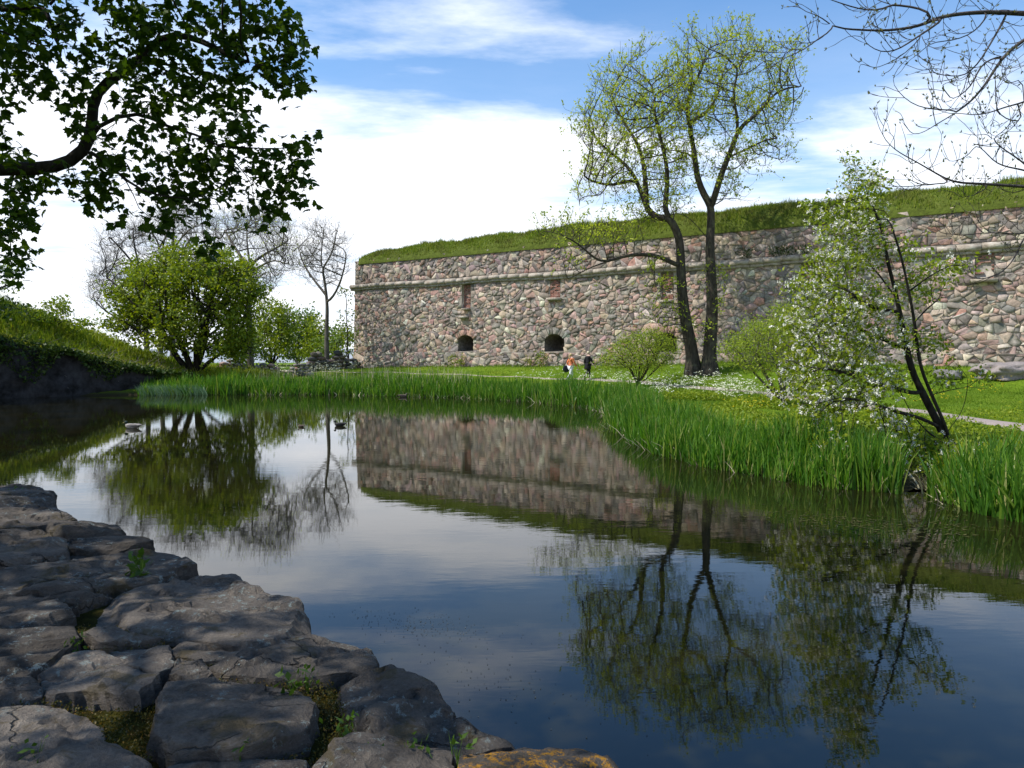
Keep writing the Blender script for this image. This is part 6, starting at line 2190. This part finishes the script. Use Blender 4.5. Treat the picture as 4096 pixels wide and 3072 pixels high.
# small float in the cove
p = onz(2472, 1652, .03)
fl = empty('fishing_float', (p[0], p[1], 0), 'tiny red and white float in the cove by the reeds', 'float')
for nm, dz, mt in (('body', 0.0, plain('float_white', (.75, .72, .7))), ('cap', .045, plain('float_red', (.6, .08, .06)))):
    bm = bmesh.new()
    bmesh.ops.create_uvsphere(bm, u_segments=10, v_segments=6, radius=.05 if nm == 'body' else .035)
    for v_ in bm.verts: v_.co.z *= .8
    me = bpy.data.meshes.new(nm); bm.to_mesh(me); bm.free(); me.materials.append(mt)
    o = bpy.data.objects.new(nm, me); COL.objects.link(o); o.parent = fl; o.location = (0, 0, .02 + dz)

# ------------------------------------------------------------------ ducks
def loft(secs, k_=10):
    """secs: (x, z, ry, rz) along the bird's axis"""
    b_ = Bag()
    an = np.arange(k_) / k_ * 2 * np.pi
    V = []
    for (x, z, ry, rz) in secs:
        V.append(np.stack([np.full(k_, x), ry * np.cos(an), z + rz * np.sin(an)], -1))
    V = np.concatenate(V)
    m = len(secs)
    i0 = (np.arange(m - 1)[:, None] * k_ + np.arange(k_)[None]); i1 = (np.arange(m - 1)[:, None] * k_ + (np.arange(k_)[None] + 1) % k_)
    b_.add(V, np.stack([i0, i1, i1 + k_, i0 + k_], -1).reshape(-1, 4))
    return b_


def duck(px_, py_, rot, s, cols, label):
    p = onz(px_, py_)
    o = empty('duck', (p[0], p[1], 0), label, 'duck', 'ducks on the pond')
    o.rotation_euler = (0, 0, rot)
    body = [(-.30, .12, .004, .004), (-.26, .11, .035, .018), (-.20, .08, .075, .05), (-.08, .06, .105, .085), (.05, .06, .11, .095), (.15, .07, .085, .085), (.21, .09, .05, .06), (.235, .10, .01, .015)]
    neck = [(.14, .09, .055, .05), (.18, .12, .045, .045), (.20, .15, .04, .04), (.215, .175, .04, .038)]
    head = [(.16, .185, .008, .01), (.18, .19, .036, .036), (.215, .195, .046, .045), (.245, .19, .038, .036), (.265, .185, .018, .018)]
    bill = [(.25, .182, .022, .014), (.28, .176, .022, .009), (.315, .170, .022, .006), (.325, .169, .004, .003)]
    hd_ = None
    for nm, sec, c_ in (('body', body, cols[0]), ('neck', neck, cols[1]), ('head', head, cols[1]), ('bill', bill, cols[2])):
        me = loft([(a * s, b_ * s, c * s, d * s) for a, b_, c, d in sec]).mesh(nm, plain('duck_' + nm, c_, .6), True)
        q_ = bpy.data.objects.new(nm, me); COL.objects.link(q_); q_.parent = hd_ if nm == 'bill' else o
        if nm == 'head': hd_ = q_
    for sd_ in (-1, 1):
        w_ = loft([((-.27) * s, .10 * s, .006 * s, .012 * s), (-.15 * s, .105 * s, .02 * s, .04 * s), (.0, .095 * s, .022 * s, .055 * s), (.1 * s, .09 * s, .012 * s, .035 * s), (.13 * s, .09 * s, .003 * s, .006 * s)]).mesh('wing', plain('duck_wing', tuple(x * .75 for x in cols[0]), .6), True)
        q_ = bpy.data.objects.new('wing', w_); COL.objects.link(q_); q_.parent = o; q_.location = (0, sd_ * .092 * s, 0)


duck(530, 1713, math.pi * .97, .95, ((.26, .235, .21), (.02, .035, .028), (.3, .26, .08)), 'pale grey drake with a dark head swimming near the left bank')
duck(1360, 1704, math.pi * 1.0, .72, ((.03, .028, .025), (.025, .025, .025), (.3, .3, .28)), 'small dark duck swimming in front of the wall corner reflection')
duck(1205, 1708, math.pi * .9, .45, ((.12, .09, .06), (.10, .08, .05), (.12, .1, .07)), 'tiny brown duckling left of the dark duck')
duck(1612, 1588, math.pi * .05, .85, ((.14, .11, .08), (.12, .10, .075), (.2, .15, .05)), 'brown duck resting against the far reeds')

# ------------------------------------------------------------------ the two walkers
def skin_obj(name, verts, edges, rads, mat, parent, root=0, sub=2):
    me = bpy.data.meshes.new(name)
    me.from_pydata([tuple(v) for v in verts], edges, [])
    me.materials.append(mat)
    o = bpy.data.objects.new(name, me)
    COL.objects.link(o)
    o.parent = parent
    m = o.modifiers.new('skin', 'SKIN')
    me.skin_vertices.new() if not me.skin_vertices else None
    for i, sv in enumerate(me.skin_vertices[0].data):
        rr = rads[i]
        sv.radius = rr if isinstance(rr, tuple) else (rr, rr)
        sv.use_root = (i == root)
    m.use_smooth_shade = True
    s = o.modifiers.new('sub', 'SUBSURF'); s.levels = sub; s.render_levels = sub
    return o


SKINC = plain('skin', (.52, .33, .25), .6)
HAIRC = plain('blond_hair', (.50, .38, .20), .7)
PALEHAIR = plain('pale_hair', (.62, .52, .36), .7)


def walker(x_px, D, rot, hgt, kind, label):
    p = at(x_px, 1500, D)
    gz_ = ground_at(p[0], p[1])
    root = empty('person', (p[0], p[1], gz_), label, 'person', 'walkers on the path')
    root.rotation_euler = (0, 0, rot)
    root.scale = (hgt / 1.7,) * 3
    # x = walking direction, y = left
    V = [(0, 0, .92), (0, 0, 1.08), (.01, 0, 1.25), (.015, 0, 1.40), (.02, 0, 1.475), (.03, 0, 1.56), (.035, 0, 1.66),           # pelvis .. head
         (.02, .17, 1.37), (.02, -.17, 1.37),                                                                                       # 7,8 shoulders
         (-.10, .22, 1.12), (-.02, .25, .90), (.02, .25, .80),                                                                     # left arm 9-11
         (.10, -.23, 1.12), (.26, -.26, .92), (.31, -.26, .83),                                                                    # right arm 12-14
         (.0, .09, .86), (.16, .09, .50), (.17, .09, .10), (.27, .09, .03),                                                        # left leg 15-18
         (.0, -.09, .86), (-.08, -.09, .48), (-.33, -.09, .16), (-.24, -.09, .04)]                                                 # right leg 19-22
    E = [(0, 1), (1, 2), (2, 3), (3, 4), (4, 5), (5, 6), (3, 7), (3, 8), (7, 9), (9, 10), (10, 11), (8, 12), (12, 13), (13, 14), (0, 15), (15, 16), (16, 17), (17, 18), (0, 19), (19, 20), (20, 21), (21, 22)]
    Rr = [(.12, .14), (.095, .12), (.10, .14), (.085, .13), .05, (.085, .075), (.08, .07), .06, .06, .042, .034, .025, .042, .034, .025, .085, .058, .04, .03, .085, .058, .04, .03]
    body = skin_obj('body', V, E, Rr, SKINC, root)
    # hands: palm and fingers as thin skinned chains
    for (wx, wy, wz, sx_) in ((.02, .25, .80, .3), (.31, -.26, .83, .9)):
        vs2 = [(wx, wy, wz), (wx + .02 * sx_, wy, wz - .07)]
        es2 = [(0, 1)]; rs2 = [.02, (.022, .032)]
        for f_ in range(4):
            a = len(vs2)
            vs2 += [(wx + .03 * sx_, wy + (-.027 + .018 * f_), wz - .105), (wx + .055 * sx_, wy + (-.026 + .017 * f_), wz - .14 + .006 * abs(f_ - 1.5))]
            es2 += [(1, a), (a, a + 1)]; rs2 += [.009, .007]
        a = len(vs2)
        vs2 += [(wx + .045, wy + .015, wz - .05), (wx + .06, wy + .018, wz - .085)]; es2 += [(0, a), (a, a + 1)]; rs2 += [.010, .008]
        skin_obj('hand', vs2, es2, rs2, SKINC, root, 0, 1)

    def limb(name, ids, edges, scale, mat, extra=0.012, hem=None):
        v2 = [V[i] for i in ids]
        mp_ = {j: i for i, j in enumerate(ids)}
        r2 = [tuple((np.atleast_1d(Rr[i]) * np.ones(2)) * scale + extra) for i in ids]
        e2 = [(mp_[a], mp_[b_]) for a, b_ in edges]
        if hem:
            v2.append(hem[0]); r2.append(hem[1]); e2.append((mp_[1], len(v2) - 1))
        return skin_obj(name, v2, e2, r2, mat, root)
    # head with a face: nose, ears, eyes
    for nm, pts_, rs_, mt in (('nose', [(.105, 0, 1.60), (.135, 0, 1.575)], [.014, .012], SKINC), ('ear', [(.03, .085, 1.60), (.025, .09, 1.565)], [.016, .010], SKINC), ('ear', [(.03, -.085, 1.60), (.025, -.09, 1.565)], [.016, .010], SKINC),
                              ('eye', [(.108, .03, 1.615), (.112, .03, 1.613)], [.009, .009], plain('eye', (.05, .04, .04), .3)), ('eye', [(.108, -.03, 1.615), (.112, -.03, 1.613)], [.009, .009], plain('eye', (.05, .04, .04), .3)), ('mouth', [(.105, .018, 1.53), (.105, -.018, 1.53)], [.007, .007], plain('lips', (.4, .15, .13), .5))):
        skin_obj(nm, pts_, [(0, 1)], rs_, mt, root, 0, 1)
    legs = [(0, 15), (15, 16), (16, 17), (0, 19), (19, 20), (20, 21)]
    if kind == 'orange':
        top = plain('orange_top', (.62, .20, .085), .85)
        limb('top', [1, 2, 3, 7, 8, 9, 10, 12, 13], [(1, 2), (2, 3), (3, 7), (3, 8), (7, 9), (9, 10), (8, 12), (12, 13)], 1.08, top, hem=((0, 0, .97), (.135, .16)))
        limb('trousers', [0, 15, 16, 17, 19, 20, 21], legs, 1.06, plain('white_trousers', (.74, .74, .76), .85))
        skin_obj('belt', [(0, 0, .935), (0, 0, .965)], [(0, 1)], [(.14, .165), (.14, .165)], plain('red_belt', (.16, .01, .012), .6), root, 0, 1)
        skin_obj('hair', [(.0, 0, 1.50), (-.01, 0, 1.60), (.02, 0, 1.68)], [(0, 1), (1, 2)], [(.06, .06), (.10, .088), (.075, .07)], HAIRC, root)
        skin_obj('ponytail', [(-.08, 0, 1.60), (-.13, -.02, 1.52), (-.125, -.03, 1.38), (-.11, -.03, 1.27)], [(0, 1), (1, 2), (2, 3)], [.03, .04, .035, .012], HAIRC, root)
    else:
        blk = plain('black_coat', (.012, .012, .014), .8)
        limb('coat', [0, 1, 2, 3, 7, 8, 9, 10, 12, 13], [(0, 1), (1, 2), (2, 3), (3, 7), (3, 8), (7, 9), (9, 10), (8, 12), (12, 13)], 1.22, blk, .02)
        skin_obj('coat_skirt', [(0, 0, 1.05), (.0, 0, .85), (-.03, 0, .66), (-.04, 0, .58)], [(0, 1), (1, 2), (2, 3)], [(.15, .18), (.19, .20), (.23, .22), (.22, .21)], blk, root)
        limb('trousers', [0, 15, 16, 17, 19, 20, 21], legs, 1.10, plain('black_trousers', (.015, .015, .017), .85))
        skin_obj('collar', [(.0, 0, 1.44), (.0, 0, 1.49)], [(0, 1)], [(.085, .09), (.075, .08)], plain('pale_collar', (.6, .56, .5), .8), root, 0, 1)
        skin_obj('hair', [(.0, 0, 1.52), (-.005, 0, 1.61), (.025, 0, 1.69)], [(0, 1), (1, 2)], [(.07, .07), (.105, .092), (.08, .075)], PALEHAIR, root)
    for sx_, sy_, sz_ in ((.23, .09, .035), (-.26, -.09, .05)):
        skin_obj('shoe', [(sx_ - .10, sy_, sz_ + .015), (sx_, sy_, sz_ + .01), (sx_ + .12, sy_, sz_ - .002)], [(0, 1), (1, 2)], [.038, .04, .03], plain('shoe', (.03, .025, .025) if kind != 'orange' else (.4, .33, .27), .6), root, 0, 1)
    return root, p, gz_


rot = rad(28)
w1, p1, g1 = walker(2283, 41.8, rot, 1.70, 'orange', 'blond woman in an orange top and white trousers walking past the wall')
w2, p2, g2 = walker(2352, 42.2, rot, 1.70, 'black', 'fair-haired walker in a long black coat, right of the woman in orange')
# the dark bag the woman carries on her near side
ca, sa = math.cos(rot), math.sin(rot)
bagp = np.array([p1[0] + ca * -.10 - sa * .0, p1[1] + sa * -.10, g1])
bagl = (-.16, .22)
hp = np.array([p1[0] + ca * bagl[0] - sa * bagl[1], p1[1] + sa * bagl[0] + ca * bagl[1], g1 + .62])
bg = empty('shoulder_bag', hp, 'big slack navy bag hanging at the side of the woman in orange', 'bag')
bg.rotation_euler = (0, 0, rot)
navy = plain('navy_bag', (.012, .013, .03), .8)
b_ = loft([(-.24, .14, .006, .05), (-.20, .14, .05, .16), (-.08, .13, .075, .21), (.05, .12, .075, .20), (.16, .13, .045, .14), (.19, .14, .006, .05)], 12)
o = bpy.data.objects.new('pouch', b_.mesh('pouch', navy, True)); COL.objects.link(o); o.parent = bg
skin_obj('strap', [(-.14, 0, .30), (-.05, -.05, .55), (.06, -.10, .78), (.16, -.06, .55), (.12, 0, .28)], [(0, 1), (1, 2), (2, 3), (3, 4)], [(.012, .018)] * 5, navy, bg, 0, 1)
